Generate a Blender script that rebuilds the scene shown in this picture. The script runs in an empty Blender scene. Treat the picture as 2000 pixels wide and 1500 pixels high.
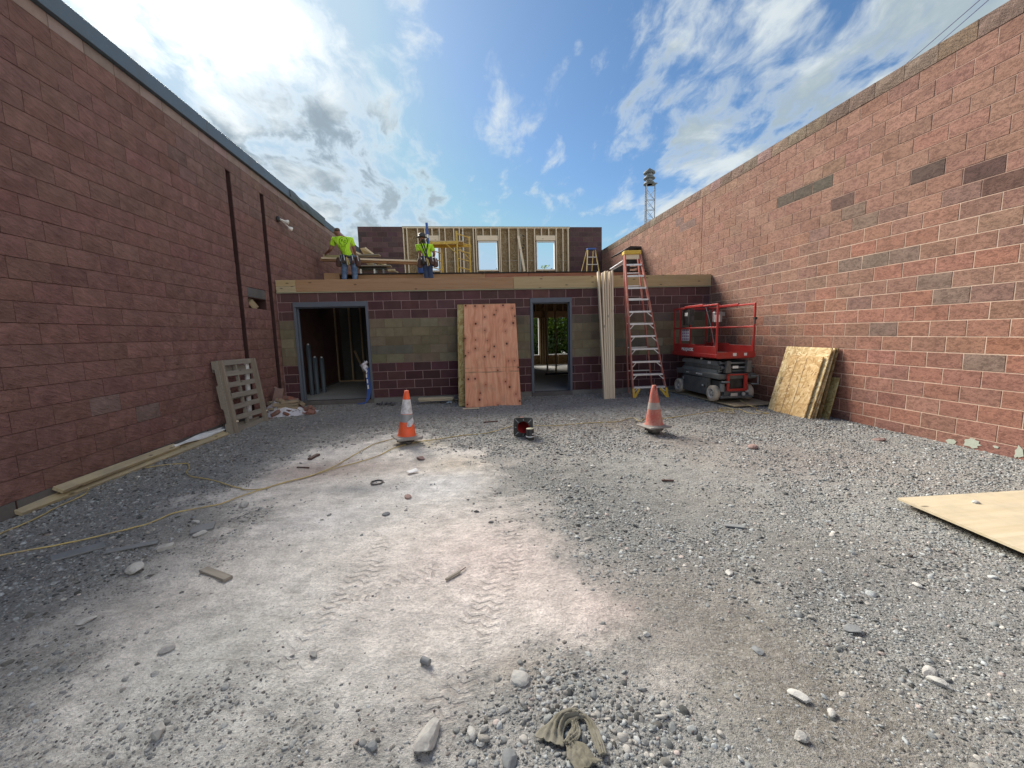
import bpy, bmesh, math, random
import numpy as np
from mathutils import Vector, Matrix, noise as mnoise
from mathutils.bvhtree import BVHTree
random.seed(7); RNG = np.random.default_rng(7)
sc = bpy.context.scene; COL = sc.collection
R = math.radians
# ------------------------------------------------------------------ camera
FPX, PITCH, YAW, ROLL, EYE = 800.7, 0.1240, 0.1112, -0.0264, 1.55
_fw = Vector((math.sin(YAW)*math.cos(PITCH), math.cos(YAW)*math.cos(PITCH), -math.sin(PITCH)))
_r0 = Vector((math.cos(YAW), -math.sin(YAW), 0)); _u0 = _r0.cross(_fw)
_rt = math.cos(ROLL)*_r0 + math.sin(ROLL)*_u0; _up = -math.sin(ROLL)*_r0 + math.cos(ROLL)*_u0
cam = bpy.data.cameras.new('camera'); camo = bpy.data.objects.new('camera', cam); COL.objects.link(camo)
cam.sensor_width = 36; cam.sensor_fit = 'HORIZONTAL'; cam.lens = 36*FPX/2000; cam.clip_start = .05; cam.clip_end = 2000
camo.matrix_world = Matrix(((_rt.x,_up.x,-_fw.x,0),(_rt.y,_up.y,-_fw.y,0),(_rt.z,_up.z,-_fw.z,EYE),(0,0,0,1)))
sc.camera = camo
CAM = Vector((0,0,EYE))
def ray(px,py): return _fw + _rt*((px-1000)/FPX) - _up*((py-750)/FPX)
def onZ(px,py,z=0.0):
    d=ray(px,py); s=(z-EYE)/d.z; return CAM+d*s
def onY(px,py,Y):
    d=ray(px,py); return CAM+d*(Y/d.y)
def onX(px,py,X):
    d=ray(px,py); return CAM+d*(X/d.x)
def proj(p):
    d=Vector(p)-CAM; z=d.dot(_fw)
    if z<.05: return None
    return (1000+FPX*d.dot(_rt)/z, 750-FPX*d.dot(_up)/z)
# ------------------------------------------------------------------ world
SUN_EL, SUN_AZ = R(37), R(-31)          # azimuth from +Y towards +X
SDIR = Vector((math.sin(SUN_AZ)*math.cos(SUN_EL), math.cos(SUN_AZ)*math.cos(SUN_EL), math.sin(SUN_EL)))
sc.view_settings.view_transform='Standard'; sc.view_settings.look='None'
sc.view_settings.gamma=1; sc.view_settings.use_curve_mapping=False; sc.view_settings.exposure=1.33
W=bpy.data.worlds.new('World'); sc.world=W; W.use_nodes=True
class NT:
    def __init__(s,tree): s.t=tree; s.t.nodes.clear()
    def n(s,typ,ins=None,**props):
        nd=s.t.nodes.new(typ)
        for k,v in props.items(): setattr(nd,k,v)
        for k,v in (ins or {}).items():
            sock=nd.inputs[k]
            if isinstance(v,bpy.types.NodeSocket): s.t.links.new(v,sock)
            elif isinstance(v,bpy.types.Node): s.t.links.new(v.outputs[0],sock)
            else: sock.default_value=v
        return nd
    def m(s,op,a,b=0.0,c=None,clamp=False):
        ins={0:a,1:b}
        if c is not None: ins[2]=c
        return s.n('ShaderNodeMath',ins,operation=op,use_clamp=clamp).outputs[0]
    def v(s,op,a,b=(0,0,0)):
        nd=s.n('ShaderNodeVectorMath',{0:a,1:b},operation=op)
        return nd.outputs['Value'] if op in('DOT_PRODUCT','LENGTH','DISTANCE') else nd.outputs[0]
    def scale(s,a,k): return s.n('ShaderNodeVectorMath',{0:a,1:k},operation='MULTIPLY').outputs[0]
    def noise(s,vec,scale,detail=4,rough=.55,dist=0.0,color=False):
        nd=s.n('ShaderNodeTexNoise',{'Vector':vec,'Scale':scale,'Detail':detail,'Roughness':rough,'Distortion':dist})
        return nd.outputs[1] if color else nd.outputs[0]
    def voro(s,vec,scale,feature='F1',out=0,rnd=1.0):
        return s.n('ShaderNodeTexVoronoi',{'Vector':vec,'Scale':scale,'Randomness':rnd},feature=feature).outputs[out]
    def ramp(s,fac,pts,interp='LINEAR'):
        nd=s.n('ShaderNodeValToRGB',{0:fac}); cr=nd.color_ramp; cr.interpolation=interp
        while len(cr.elements)<len(pts): cr.elements.new(.5)
        for e,(p,c) in zip(cr.elements,pts):
            e.position=p; e.color=(c,c,c,1) if isinstance(c,(int,float)) else (*c[:3],1)
        return nd.outputs[0]
    def mix(s,fac,a,b,blend='MIX'):
        nd=s.n('ShaderNodeMix',data_type='RGBA',blend_type=blend)
        def put(sock,v):
            if isinstance(v,bpy.types.NodeSocket): s.t.links.new(v,sock)
            else: sock.default_value = v if isinstance(v,(int,float)) else (*v[:3],1)
        put(nd.inputs[0],fac); put(nd.inputs[6],a); put(nd.inputs[7],b)
        return nd.outputs[2]
    def sstep(s,x,a,b):
        return s.n('ShaderNodeMapRange',{0:x,1:a,2:b,3:0.0,4:1.0},interpolation_type='SMOOTHSTEP').outputs[0]
    def bump(s,h,strength=.5,dist=.01,normal=None):
        ins={'Height':h,'Strength':strength,'Distance':dist}
        if normal is not None: ins['Normal']=normal
        return s.n('ShaderNodeBump',ins).outputs[0]
def build_world():
    t=NT(W.node_tree)
    g=t.n('ShaderNodeTexCoord').outputs['Generated']
    sky=t.n('ShaderNodeTexSky',sky_type='NISHITA',sun_disc=False,sun_elevation=SUN_EL,sun_rotation=SUN_AZ,air_density=1.0,dust_density=.6,ozone_density=2.0)
    skc=t.mix(1.0,sky.outputs[0],(.58,.76,.88),'MULTIPLY')
    s=t.n('ShaderNodeSeparateXYZ',{0:g})
    x,y,z=s.outputs
    zz=t.m('ADD',t.m('MAXIMUM',z,0.0),.25)
    u=t.m('DIVIDE',x,zz); v=t.m('DIVIDE',y,zz)
    uv=t.n('ShaderNodeCombineXYZ',{0:u,1:v,2:0.0}).outputs[0]
    warp=t.noise(uv,2.6,3,.5,color=True)
    uvw=t.v('ADD',uv,t.scale(t.v('SUBTRACT',warp,(.5,.5,.5)),(.20,.24,.1)))
    n1=t.noise(t.scale(t.v('ADD',uvw,(1.37,2.1,0)),(7.6,4.0,1)),1.0,9,.60)           # cloud bodies drawn out along the wind
    n2=t.noise(t.scale(t.v('ADD',uvw,(1.9,4.4,0)),(1.6,1.3,1)),1.0,3,.5)             # large scale gaps
    nd=t.noise(t.scale(t.v('ADD',uvw,(5.3,2.2,0)),(2.3,1.7,1)),1.0,7,.62)     # thick grey parts
    # two cloud streets with a clear lane between them
    right=t.sstep(t.m('SUBTRACT',u,t.m('MULTIPLY_ADD',v,.28,.20)),-.22,.26)
    left=t.sstep(t.m('ADD',t.m('MULTIPLY',u,-1),t.m('MULTIPLY_ADD',v,.26,-.50)),-.24,.24)
    cov=t.m('MAXIMUM',t.m('MAXIMUM',right,left),.34)
    thr=t.m('MULTIPLY_ADD',cov,-.285,.685)
    thr=t.m('MULTIPLY_ADD',t.m('SUBTRACT',n2,.5),-.34,thr)
    dens=t.m('MULTIPLY',t.sstep(t.m('SUBTRACT',n1,thr),-.06,.20),.95)
    sd=t.m('MAXIMUM',t.v('DOT_PRODUCT',g,tuple(SDIR)),0.0)
    glow=t.m('POWER',sd,70.0); veil=t.m('POWER',sd,10.0)
    shade=t.m('MULTIPLY',t.m('MULTIPLY',t.sstep(t.m('ADD',nd,t.m('MULTIPLY',t.sstep(z,.52,.30),.055)),.44,.62),t.sstep(dens,.30,.85)),t.m('SUBTRACT',1.0,t.m('MULTIPLY',glow,.9)))
    back=t.sstep(t.v('DOT_PRODUCT',g,tuple(SDIR)),.25,-.6)  # unseen clouds opposite the sun, brightened to lift light on ground and walls
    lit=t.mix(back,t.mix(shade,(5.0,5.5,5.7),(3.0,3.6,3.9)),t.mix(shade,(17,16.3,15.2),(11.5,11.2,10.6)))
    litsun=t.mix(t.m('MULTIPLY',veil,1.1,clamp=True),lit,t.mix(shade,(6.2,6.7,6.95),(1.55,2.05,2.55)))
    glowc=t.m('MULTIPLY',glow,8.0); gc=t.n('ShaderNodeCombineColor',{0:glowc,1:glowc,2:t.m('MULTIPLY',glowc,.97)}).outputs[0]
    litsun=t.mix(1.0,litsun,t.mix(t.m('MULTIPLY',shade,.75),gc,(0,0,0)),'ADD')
    skm=t.v('MINIMUM',skc,(2.9,4.1,5.3))
    veilc=t.mix(t.m('MULTIPLY',veil,.42,clamp=True),skm,(4.6,5.5,6.1))
    veilc=t.mix(1.0,veilc,t.mix(.22,(0,0,0),gc),'ADD')
    hz=t.sstep(z,.36,.02)
    veilc=t.mix(t.m('MULTIPLY',hz,.35),veilc,(3.4,4.4,5.2))
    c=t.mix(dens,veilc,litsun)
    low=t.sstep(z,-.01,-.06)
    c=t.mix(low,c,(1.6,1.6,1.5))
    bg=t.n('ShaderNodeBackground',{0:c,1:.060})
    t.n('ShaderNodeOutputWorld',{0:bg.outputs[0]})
build_world()
sl=bpy.data.lights.new('sun','SUN'); sl.energy=3.3; sl.angle=R(34); sl.color=(1,.93,.82)
so=bpy.data.objects.new('sun',sl); COL.objects.link(so); so.location=(-20,30,25)
so.rotation_euler=(-SDIR).to_track_quat('-Z','Y').to_euler()
# ------------------------------------------------------------------ object helpers
def tag(o,label=None,cat=None,group=None,kind=None):
    if label: o['label']=label
    if cat: o['category']=cat
    if group: o['group']=group
    if kind: o['kind']=kind
    return o
def link(o,parent=None):
    COL.objects.link(o)
    if parent is not None: o.parent=parent
    return o
def empty(name,loc=(0,0,0),rz=0.0,M=None):
    o=bpy.data.objects.new(name,None); o.empty_display_size=.1; link(o)
    o.matrix_basis = M if M is not None else Matrix.Translation(loc)@Matrix.Rotation(rz,4,'Z')
    return o
def frame(o,x,z):
    x=Vector(x).normalized(); y=Vector(z).cross(x).normalized(); z=x.cross(y)
    return Matrix(((x.x,y.x,z.x,o[0]),(x.y,y.y,z.y,o[1]),(x.z,y.z,z.z,o[2]),(0,0,0,1)))
class MB:
    def __init__(s): s.v=[]; s.f=[]; s.mi=[]; s.sm=[]
    def add(s,vs,fs,mat=0,M=None,smooth=False):
        b=len(s.v)
        for p in vs:
            p=Vector(p); s.v.append(M@p if M is not None else p)
        for f in fs: s.f.append([b+i for i in f]); s.mi.append(mat); s.sm.append(smooth)
        return s
    def box(s,c,d,M=None,mat=0,bev=0.0):
        x,y,z=[q/2 for q in d]; T=Matrix.Translation(c)
        if M is not None: T=M@T
        b=min(bev,x*.9,y*.9,z*.9)
        if b<=0:
            vs=[(i*x,j*y,k*z) for i in(-1,1) for j in(-1,1) for k in(-1,1)]
            fs=[(0,1,3,2),(4,6,7,5),(0,4,5,1),(2,3,7,6),(0,2,6,4),(1,5,7,3)]
            return s.add(vs,fs,mat,T)
        vs=[]; idx={}
        for i in(-1,1):
            for j in(-1,1):
                for k in(-1,1):
                    for a,p in enumerate(((i*x,j*(y-b),k*(z-b)),(i*(x-b),j*y,k*(z-b)),(i*(x-b),j*(y-b),k*z))):
                        idx[i,j,k,a]=len(vs); vs.append(p)
        fs=[]
        q=lambda *a:[idx[t] for t in a]
        for i in(-1,1):
            o=[(-1,-1),(1,-1),(1,1),(-1,1)]
            fs.append(q(*[(i,j,k,0) for j,k in o])[::i]); fs.append(q(*[(j,i,k,1) for j,k in o])[::-i]); fs.append(q(*[(j,k,i,2) for j,k in o])[::i])
        for a in(-1,1):
            for c2 in(-1,1):
                g=-a*c2
                fs.append(q((a,c2,-1,0),(a,c2,1,0),(a,c2,1,1),(a,c2,-1,1))[::g*-1])
                fs.append(q((a,-1,c2,0),(a,-1,c2,2),(a,1,c2,2),(a,1,c2,0))[::g*-1])
                fs.append(q((-1,a,c2,1),(1,a,c2,1),(1,a,c2,2),(-1,a,c2,2))[::g*-1])
        for i in(-1,1):
            for j in(-1,1):
                for k in(-1,1): fs.append(q((i,j,k,0),(i,j,k,1),(i,j,k,2))[::i*j*k])
        return s.add(vs,fs,mat,T)
    def bar(s,p0,p1,w,h,up=(0,0,1),mat=0,bev=0.0):
        p0=Vector(p0); p1=Vector(p1); d=p1-p0
        if abs(d.normalized().dot(Vector(up)))>.98: up=(0,1,0)
        M=frame((p0+p1)/2,d,up)
        return s.box((0,0,0),(d.length,w,h),M,mat,bev)
    def tube(s,pts,r,n=8,mat=0,closed=False,M=None):
        pts=[Vector(p) for p in pts]; k=len(pts); rs=r if isinstance(r,(list,tuple)) else [r]*k
        vs=[]; nrm=None
        for i,p in enumerate(pts):
            if closed: d=pts[(i+1)%k]-pts[i-1]
            else: d=pts[min(i+1,k-1)]-pts[max(i-1,0)]
            d.normalize()
            if nrm is None:
                nrm=d.orthogonal().normalized()
            nrm=(nrm-d*nrm.dot(d)).normalized(); b=d.cross(nrm)
            for a in range(n):
                t=2*math.pi*a/n; vs.append(p+(nrm*math.cos(t)+b*math.sin(t))*rs[i])
        fs=[]
        for i in range(k if closed else k-1):
            j=(i+1)%k
            for a in range(n): fs.append((i*n+a,i*n+(a+1)%n,j*n+(a+1)%n,j*n+a))
        s.add(vs,fs,mat,M,True)
        if not closed: s.add(vs[:n],[tuple(range(n))[::-1]],mat,M); s.add(vs[-n:],[tuple(range(n))],mat,M)
        return s
    def cyl(s,p0,p1,r0,r1=None,n=12,mat=0): return s.tube([p0,p1],[r0,r0 if r1 is None else r1],n,mat)
    def lathe(s,prof,n=24,M=None,mat=0,smooth=True,cap=True):
        vs=[(r*math.cos(2*math.pi*a/n),r*math.sin(2*math.pi*a/n),z) for r,z in prof for a in range(n)]
        fs=[(i*n+a,i*n+(a+1)%n,(i+1)*n+(a+1)%n,(i+1)*n+a) for i in range(len(prof)-1) for a in range(n)]
        s.add(vs,fs,mat,M,smooth)
        if cap: s.add(vs[:n],[tuple(range(n))[::-1]],mat,M); s.add(vs[-n:],[tuple(range(n))],mat,M)
        return s
    def prism(s,poly,d,M=None,mat=0):          # polygon in local XZ, extruded along Y by d (from -d/2 to d/2)
        n=len(poly); vs=[(x,-d/2,z) for x,z in poly]+[(x,d/2,z) for x,z in poly]
        fs=[tuple(range(n)),tuple(range(2*n-1,n-1,-1))]+[(i,i+n,(i+1)%n+n,(i+1)%n) for i in range(n)]
        return s.add(vs,fs,mat,M)
    def mesh(s,name,mats):
        me=bpy.data.meshes.new(name); me.from_pydata([tuple(p) for p in s.v],[],s.f)
        for m in (mats if isinstance(mats,(list,tuple)) else [mats]): me.materials.append(m)
        me.polygons.foreach_set('material_index',s.mi); me.polygons.foreach_set('use_smooth',s.sm); me.update(); return me
    def build(s,name,mats,parent=None,M=None,fix=False):
        me=s.mesh(name,mats)
        if fix:
            bm=bmesh.new(); bm.from_mesh(me); bmesh.ops.recalc_face_normals(bm,faces=bm.faces); bm.to_mesh(me); bm.free()
        o=bpy.data.objects.new(name,me); link(o,parent)
        if M is not None: o.matrix_basis=M
        return o
def copy_tree(o,parent=None):
    c=o.copy(); link(c)
    if parent is not None: c.parent=parent
    for ch in list(o.children): copy_tree(ch,c)
    return c
def attr_col(me,cols):                       # cols: (nverts,3)
    a=me.color_attributes.new('col','FLOAT_COLOR','POINT'); c=np.ones((len(me.vertices),4),np.float32); c[:,:3]=cols
    a.data.foreach_set('color',c.ravel())
# ------------------------------------------------------------------ materials
def newmat(name,fn,rough=.85,metal=0.0,spec=.3):
    m=bpy.data.materials.new(name); m.use_nodes=True; t=NT(m.node_tree)
    out=fn(t)
    col,nrm,rg=(list(out)+[None,None])[:3] if isinstance(out,tuple) else (out,None,None)
    ins={'Metallic':metal,'Roughness':rough,'Specular IOR Level':spec}
    if isinstance(col,(tuple,list)): ins['Base Color']=(*col[:3],1)
    else: ins['Base Color']=col
    if nrm is not None: ins['Normal']=nrm
    if rg is not None: ins['Roughness']=rg
    b=t.n('ShaderNodeBsdfPrincipled',ins); t.n('ShaderNodeOutputMaterial',{0:b.outputs[0]}); return m
def ocoord(t,k=37.0):
    o=t.n('ShaderNodeTexCoord').outputs['Object']; r=t.n('ShaderNodeObjectInfo').outputs['Random']
    return t.v('ADD',o,t.n('ShaderNodeCombineXYZ',{0:t.m('MULTIPLY',r,k),1:t.m('MULTIPLY',r,k*1.7),2:t.m('MULTIPLY',r,k*.6)}).outputs[0])
def plain(name,c,rough=.6,metal=0.0,dirt=.25,scale=9,dc=None,spec=.4,bump=.0):
    def fn(t):
        o=ocoord(t); n=t.noise(o,scale,6,.62); n2=t.noise(o,scale*7,3,.5)
        f=t.m('MULTIPLY',t.sstep(t.m('MULTIPLY_ADD',n2,.35,n),.52,.95),min(1,dirt*3))
        d=dc or tuple(q*.55+.05 for q in c)
        col=t.mix(f,c,d); col=t.mix(t.m('MULTIPLY',t.m('SUBTRACT',n2,.5),.5),col,(1,1,1),'OVERLAY')
        return col,(t.bump(n2,bump,.004) if bump else None),t.m('MULTIPLY_ADD',n,.35,max(0,rough-.15))
    return newmat(name,fn,rough,metal,spec)
def block_mat(name,src,kind):
    def fn(t):
        if src=='obj':
            o=ocoord(t,61.0); c=t.n('ShaderNodeObjectInfo').outputs['Color']
        else:
            o=t.n('ShaderNodeTexCoord').outputs['Object']; c=t.n('ShaderNodeAttribute',attribute_name='col').outputs['Color']
        big=t.noise(o,5.0,4,.6); fine=t.noise(o,55,4,.7)
        if kind=='split':
            rot=t.scale(t.n('ShaderNodeMapping',{'Vector':o,'Rotation':(0,R(-24),0)}).outputs[0],(8,14,30))
            st=t.noise(rot,1.0,5,.62,.6)
            f=t.m('MULTIPLY_ADD',st,.55,t.m('MULTIPLY',big,.6))
            col=t.mix(t.m('MULTIPLY',fine,.35),t.mix(1.0,c,t.ramp(f,[(.34,.58),(.72,1.32)]),'MULTIPLY'),t.mix(1.0,c,(1.5,1.45,1.4),'MULTIPLY'))  # light and dark of the relief put into the colour, beside the bump
            h=t.m('MULTIPLY_ADD',st,1.0,t.m('MULTIPLY',fine,.35))
            return col,t.bump(h,1.0,.034)
        if kind=='mottle':
            pit=t.noise(t.scale(o,(1,1,1.9)),17,5,.75,.8)
            dark=t.sstep(pit,.56,.40)
            band=t.noise(t.scale(o,(3,3,11)),1.2,3,.5)
            col=t.mix(1.0,c,t.ramp(t.m('MULTIPLY_ADD',band,.5,t.m('MULTIPLY',big,.5)),[(.3,.80),(.72,1.2)]),'MULTIPLY')
            col=t.mix(t.m('MULTIPLY',dark,.66),col,t.mix(1.0,col,(.42,.40,.42),'MULTIPLY'))
            return col,t.bump(t.m('MULTIPLY_ADD',pit,.7,t.m('MULTIPLY',fine,.4)),.8,.008)
        col=t.mix(1.0,c,t.ramp(t.m('MULTIPLY_ADD',fine,.3,t.m('MULTIPLY',big,.7)),[(.3,.78),(.75,1.22)]),'MULTIPLY')
        return col,t.bump(fine,.5,.004)
    return newmat(name,fn,.93,spec=.2)
def wood(name,c1,c2,knot=.5,gs=1.0,weather=0.0,rough=.75):
    def fn(t):
        o=ocoord(t,23.0)
        w=t.noise(t.scale(o,(1.2*gs,9*gs,9*gs)),1.0,3,.5,color=True)
        g=t.noise(t.v('ADD',t.scale(o,(1.6*gs,34*gs,34*gs)),t.scale(w,(0,3.0,3.0))),1.0,5,.65)
        col=t.ramp(g,[(.3,c2),(.62,c1)])
        if knot:
            so=t.n('ShaderNodeSeparateXYZ',{0:o}).outputs; kv=t.n('ShaderNodeCombineXYZ',{0:t.m('MULTIPLY',so[0],3.0),1:t.m('MULTIPLY',t.m('ADD',so[1],so[2]),8.0),2:0.0}).outputs[0]
            vn=t.n('ShaderNodeTexVoronoi',{'Vector':kv,'Scale':1.0},voronoi_dimensions='2D'); d=vn.outputs[0]
            on=t.m('GREATER_THAN',t.n('ShaderNodeSeparateColor',{0:vn.outputs[1]}).outputs[0],1-knot*.5)
            k=t.m('MULTIPLY',t.sstep(d,.15,.05),on); col=t.mix(t.m('MULTIPLY',k,.8),col,tuple(q*.22 for q in c2))
        if weather:
            col=t.mix(t.m('MULTIPLY',t.sstep(t.noise(o,4,5,.6),.38,.7),weather),col,(.23,.215,.19))
        return col,t.bump(g,.35,.003)
    return newmat(name,fn,rough,spec=.25)
def osb(name,tint=(1,1,1),dark=.0):
    def fn(t):
        o=ocoord(t,23.0)
        wv=t.v('ADD',o,t.scale(t.noise(o,9,2,.5,color=True),(.05,.05,.05)))
        lay=[]
        for rot,s in((.35,(9,3,34)),(-.55,(9,3,30)),(1.35,(11,3,36))):
            mp=t.scale(t.n('ShaderNodeMapping',{'Vector':wv,'Rotation':(0,rot,0)}).outputs[0],s)
            c=t.n('ShaderNodeSeparateColor',{0:t.voro(mp,1.0,'F1',1)}).outputs
            lay.append((c[0],c[1],t.noise(mp,1.5,4,.6)))
        f=t.mix(t.m('GREATER_THAN',lay[0][1],.5),lay[0][0],lay[1][0]); f=t.mix(t.m('GREATER_THAN',lay[2][1],.62),f,lay[2][0])
        fs=t.n('ShaderNodeSeparateColor',{0:f}).outputs[0]
        fs=t.m('MULTIPLY_ADD',lay[0][2],.35,t.m('MULTIPLY',fs,.75))
        col=t.ramp(fs,[(.10,(.30,.18,.075)),(.30,(.52,.365,.175)),(.62,(.66,.50,.265)),(.95,(.80,.67,.42))])
        col=t.mix(1.0,col,tint,'MULTIPLY')
        return col,t.bump(fs,.4,.004)
    return newmat(name,fn,.8,spec=.25)
def redply(name):
    def fn(t):
        o=ocoord(t,3.0)
        w=t.noise(t.scale(o,(2.2,2,.75)),1.6,3,.5,color=True)
        p=t.v('ADD',o,t.scale(t.v('SUBTRACT',w,(.5,.5,.5)),(.34,.1,.0)))
        g=t.noise(t.scale(p,(19,5,.85)),1.0,5,.62)
        col=t.ramp(g,[(.26,(.42,.155,.075)),(.46,(.70,.315,.185)),(.68,(.80,.44,.28))])
        d2=t.noise(o,2.4,4,.6); col=t.mix(t.m('MULTIPLY',t.sstep(d2,.5,.7),.35),col,(.34,.22,.13))
        so=t.n('ShaderNodeSeparateXYZ',{0:o}).outputs; kv=t.n('ShaderNodeCombineXYZ',{0:t.m('MULTIPLY',so[0],4.6),1:t.m('MULTIPLY',so[2],3.9),2:0.0}).outputs[0]
        vn=t.n('ShaderNodeTexVoronoi',{'Vector':kv,'Scale':1.0,'Randomness':.85},voronoi_dimensions='2D'); d=vn.outputs[0]; kc=t.n('ShaderNodeSeparateColor',{0:vn.outputs[1]}).outputs
        on=t.m('GREATER_THAN',kc[0],.42); rad=t.m('MULTIPLY_ADD',kc[1],.06,.045)
        halo=t.m('MULTIPLY',t.sstep(d,.42,.10),on); col=t.mix(t.m('MULTIPLY',halo,.38),col,(.34,.10,.06))
        k=t.m('MULTIPLY',t.sstep(t.m('SUBTRACT',d,rad),.03,-.03),on); col=t.mix(t.m('MULTIPLY',k,.94),col,(.03,.012,.008))
        sz=t.n('ShaderNodeSeparateXYZ',{0:t.n('ShaderNodeTexCoord').outputs['Object']}).outputs[2]
        wob=t.m('MULTIPLY',t.noise(o,3,2,.5),.02)
        for z0,wd,a in((.80,.014,.6),(.90,.008,.4)):
            ln=t.m('LESS_THAN',t.m('ABSOLUTE',t.m('SUBTRACT',t.m('ADD',sz,wob),z0)),wd)
            col=t.mix(t.m('MULTIPLY',ln,t.m('MULTIPLY',t.sstep(t.noise(o,5,3,.6),.35,.55),a)),col,(.16,.15,.075))
        return col,t.bump(g,.25,.003)
    return newmat(name,fn,.7,spec=.25)
def concrete(name,c,sc_=3.0,st=.3,bmp=.4):
    def fn(t):
        o=ocoord(t,11.0); a=t.noise(o,sc_,6,.62); b=t.noise(o,sc_*18,4,.6)
        col=t.mix(1.0,c,t.ramp(t.m('MULTIPLY_ADD',b,.25,t.m('MULTIPLY',a,.75)),[(.25,1-st),(.75,1+st)]),'MULTIPLY')
        return col,t.bump(b,bmp,.004)
    return newmat(name,fn,.9,spec=.2)
M={}
M['split']=block_mat('split_block','obj','split'); M['split_a']=block_mat('split_block_course','at','split')
M['mott']=block_mat('mottled_block','obj','mottle'); M['mott_a']=block_mat('mottled_block_course','at','mottle')
M['smooth']=block_mat('smooth_block','obj','smooth'); M['smooth_a']=block_mat('smooth_block_course','at','smooth')
M['mortar_l']=concrete('painted_mortar',(.14,.078,.068)); M['mortar_r']=concrete('pale_mortar',(.57,.42,.33)); M['mortar_u']=concrete('shaded_mortar',(.36,.24,.19)); M['mortar_f']=concrete('mauve_mortar',(.36,.25,.245)); M['mortar_t']=concrete('tan_mortar',(.15,.125,.085))
M['groove']=concrete('dark_groove',(.055,.030,.028),4,.35)
M['conc']=concrete('concrete',(.20,.195,.185)); M['concd']=concrete('dirty_concrete',(.13,.12,.115)); M['slab']=concrete('floor_slab',(.36,.36,.35),1.2,.2,.2)
M['pine']=wood('fresh_pine',(.62,.47,.30),(.50,.35,.20),.5); M['pinew']=wood('pale_pine',(.76,.66,.50),(.66,.54,.38),.3)
M['beamA']=wood('brown_beam',(.40,.25,.145),(.33,.195,.105),.35,.7); M['beamB']=wood('yellow_beam',(.47,.37,.215),(.40,.30,.16),.8,.7)
M['beamC']=wood('red_beam',(.36,.18,.115),(.25,.10,.06),.3,.6); M['treat']=wood('treated_lumber',(.34,.34,.23),(.28,.27,.17),.3)
M['grey']=wood('weathered_wood',(.30,.27,.225),(.21,.185,.15),.2,1,.35); M['stringer']=wood('pallet_stringer',(.28,.24,.195),(.20,.165,.135),.2)
M['yellowb']=wood('yellow_board',(.50,.42,.27),(.40,.32,.19),.8,1,.35); M['studd']=wood('interior_stud',(.46,.33,.20),(.36,.25,.14),.2)
M['osb']=osb('osb_sheet'); M['osb2']=osb('osb_tan',(.96,.86,.78)); M['osbw']=osb('osb_wall',(.40,.40,.42)); M['osbd']=osb('osb_dark',(.36,.31,.26)); M['osbm']=osb('osb_mossy',(.60,.62,.50))
M['redply']=redply('red_plywood')
M['plyf']=wood('dusty_plywood',(.58,.50,.36),(.50,.42,.28),.15,.35,.25); M['plyd']=wood('muddy_plywood',(.42,.36,.25),(.34,.28,.18),.0,.35)
M['frame']=plain('slate_steel',(.105,.125,.16),.5,.0,.2); M['fascia']=plain('slate_flashing',(.095,.13,.16),.45,.0,.15,3); M['tarp']=plain('dark_tarp',(.10,.135,.15),.6)
M['red']=plain('red_paint',(.40,.024,.022),.42,0,.22,7,(.32,.06,.05)); M['lgrey']=plain('charcoal_paint',(.085,.098,.105),.5,0,.3,6,(.18,.17,.15)); M['lgreyl']=plain('light_charcoal',(.19,.21,.215),.5,0,.3,6)
M['black']=plain('black_plastic',(.018,.018,.02),.5,0,.25,9,(.09,.085,.08)); M['blackd']=plain('dusty_rubber',(.045,.045,.047),.8,0,.5,9,(.20,.18,.16))
M['tyre']=plain('nonmarking_tyre',(.62,.53,.42),.85,0,.35,9,(.40,.33,.26)); M['rim']=plain('white_rim',(.66,.64,.60),.6,0,.4,9,(.36,.32,.27))
M['white']=plain('white_paint',(.78,.78,.76),.5,0,.15); M['paper']=plain('paper',(.74,.74,.74),.8,0,.15); M['alu']=plain('aluminium',(.62,.63,.65),.42,.55,.15)
M['ladder']=plain('red_fibreglass',(.46,.13,.10),.55,0,.45,8,(.42,.27,.23)); M['yellow']=plain('yellow_plastic',(.70,.46,.06),.5,0,.15); M['yfib']=plain('yellow_fibreglass',(.55,.42,.14),.6,0,.3); M['scaf']=plain('yellow_steel',(.58,.41,.07),.5,0,.3,8,(.35,.22,.06))
M['blue']=plain('blue_plastic',(.03,.10,.38),.4); M['orange']=plain('orange_cone',(.86,.11,.03),.5,0,.25,6,(.60,.17,.10)); M['orangef']=plain('faded_cone',(.47,.12,.09),.75,0,1.0,5,(.42,.27,.21)); M['conered']=plain('cone_inside',(.40,.02,.02),.6)
M['refl']=plain('white_band',(.66,.66,.68),.5,0,.45,18,(.30,.30,.31)); M['reflg']=plain('grey_band',(.27,.29,.30),.5,0,.3,12); M['refld']=plain('dirty_band',(.36,.335,.31),.7,0,.5,14,(.33,.22,.18)); M['conebase']=plain('cone_base',(.25,.235,.22),.85,0,.6,8,(.36,.32,.28))
M['cord']=plain('yellow_cord',(.52,.41,.17),.6,0,.8,9,(.36,.29,.19)); M['rag']=plain('dirty_rag',(.22,.205,.165),.95,0,.5,14,(.14,.13,.095),bump=.5)
M['slate']=plain('slate_stone',(.22,.23,.235),.9,0,.3,9,bump=.5); M['stone']=plain('pale_stone',(.46,.45,.42),.9,0,.4,11,(.26,.25,.24),bump=.6); M['stonew']=plain('white_stone',(.50,.49,.46),.9,0,.3,11,bump=.5); M['stoner']=plain('reddish_stone',(.30,.20,.175),.9,0,.3,11,bump=.5)
M['brickr']=plain('broken_brick',(.27,.115,.085),.95,0,.6,12,(.20,.15,.13),bump=.6); M['slabt']=plain('tan_masonry',(.32,.25,.165),.95,0,.5,9,bump=.6)
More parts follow.
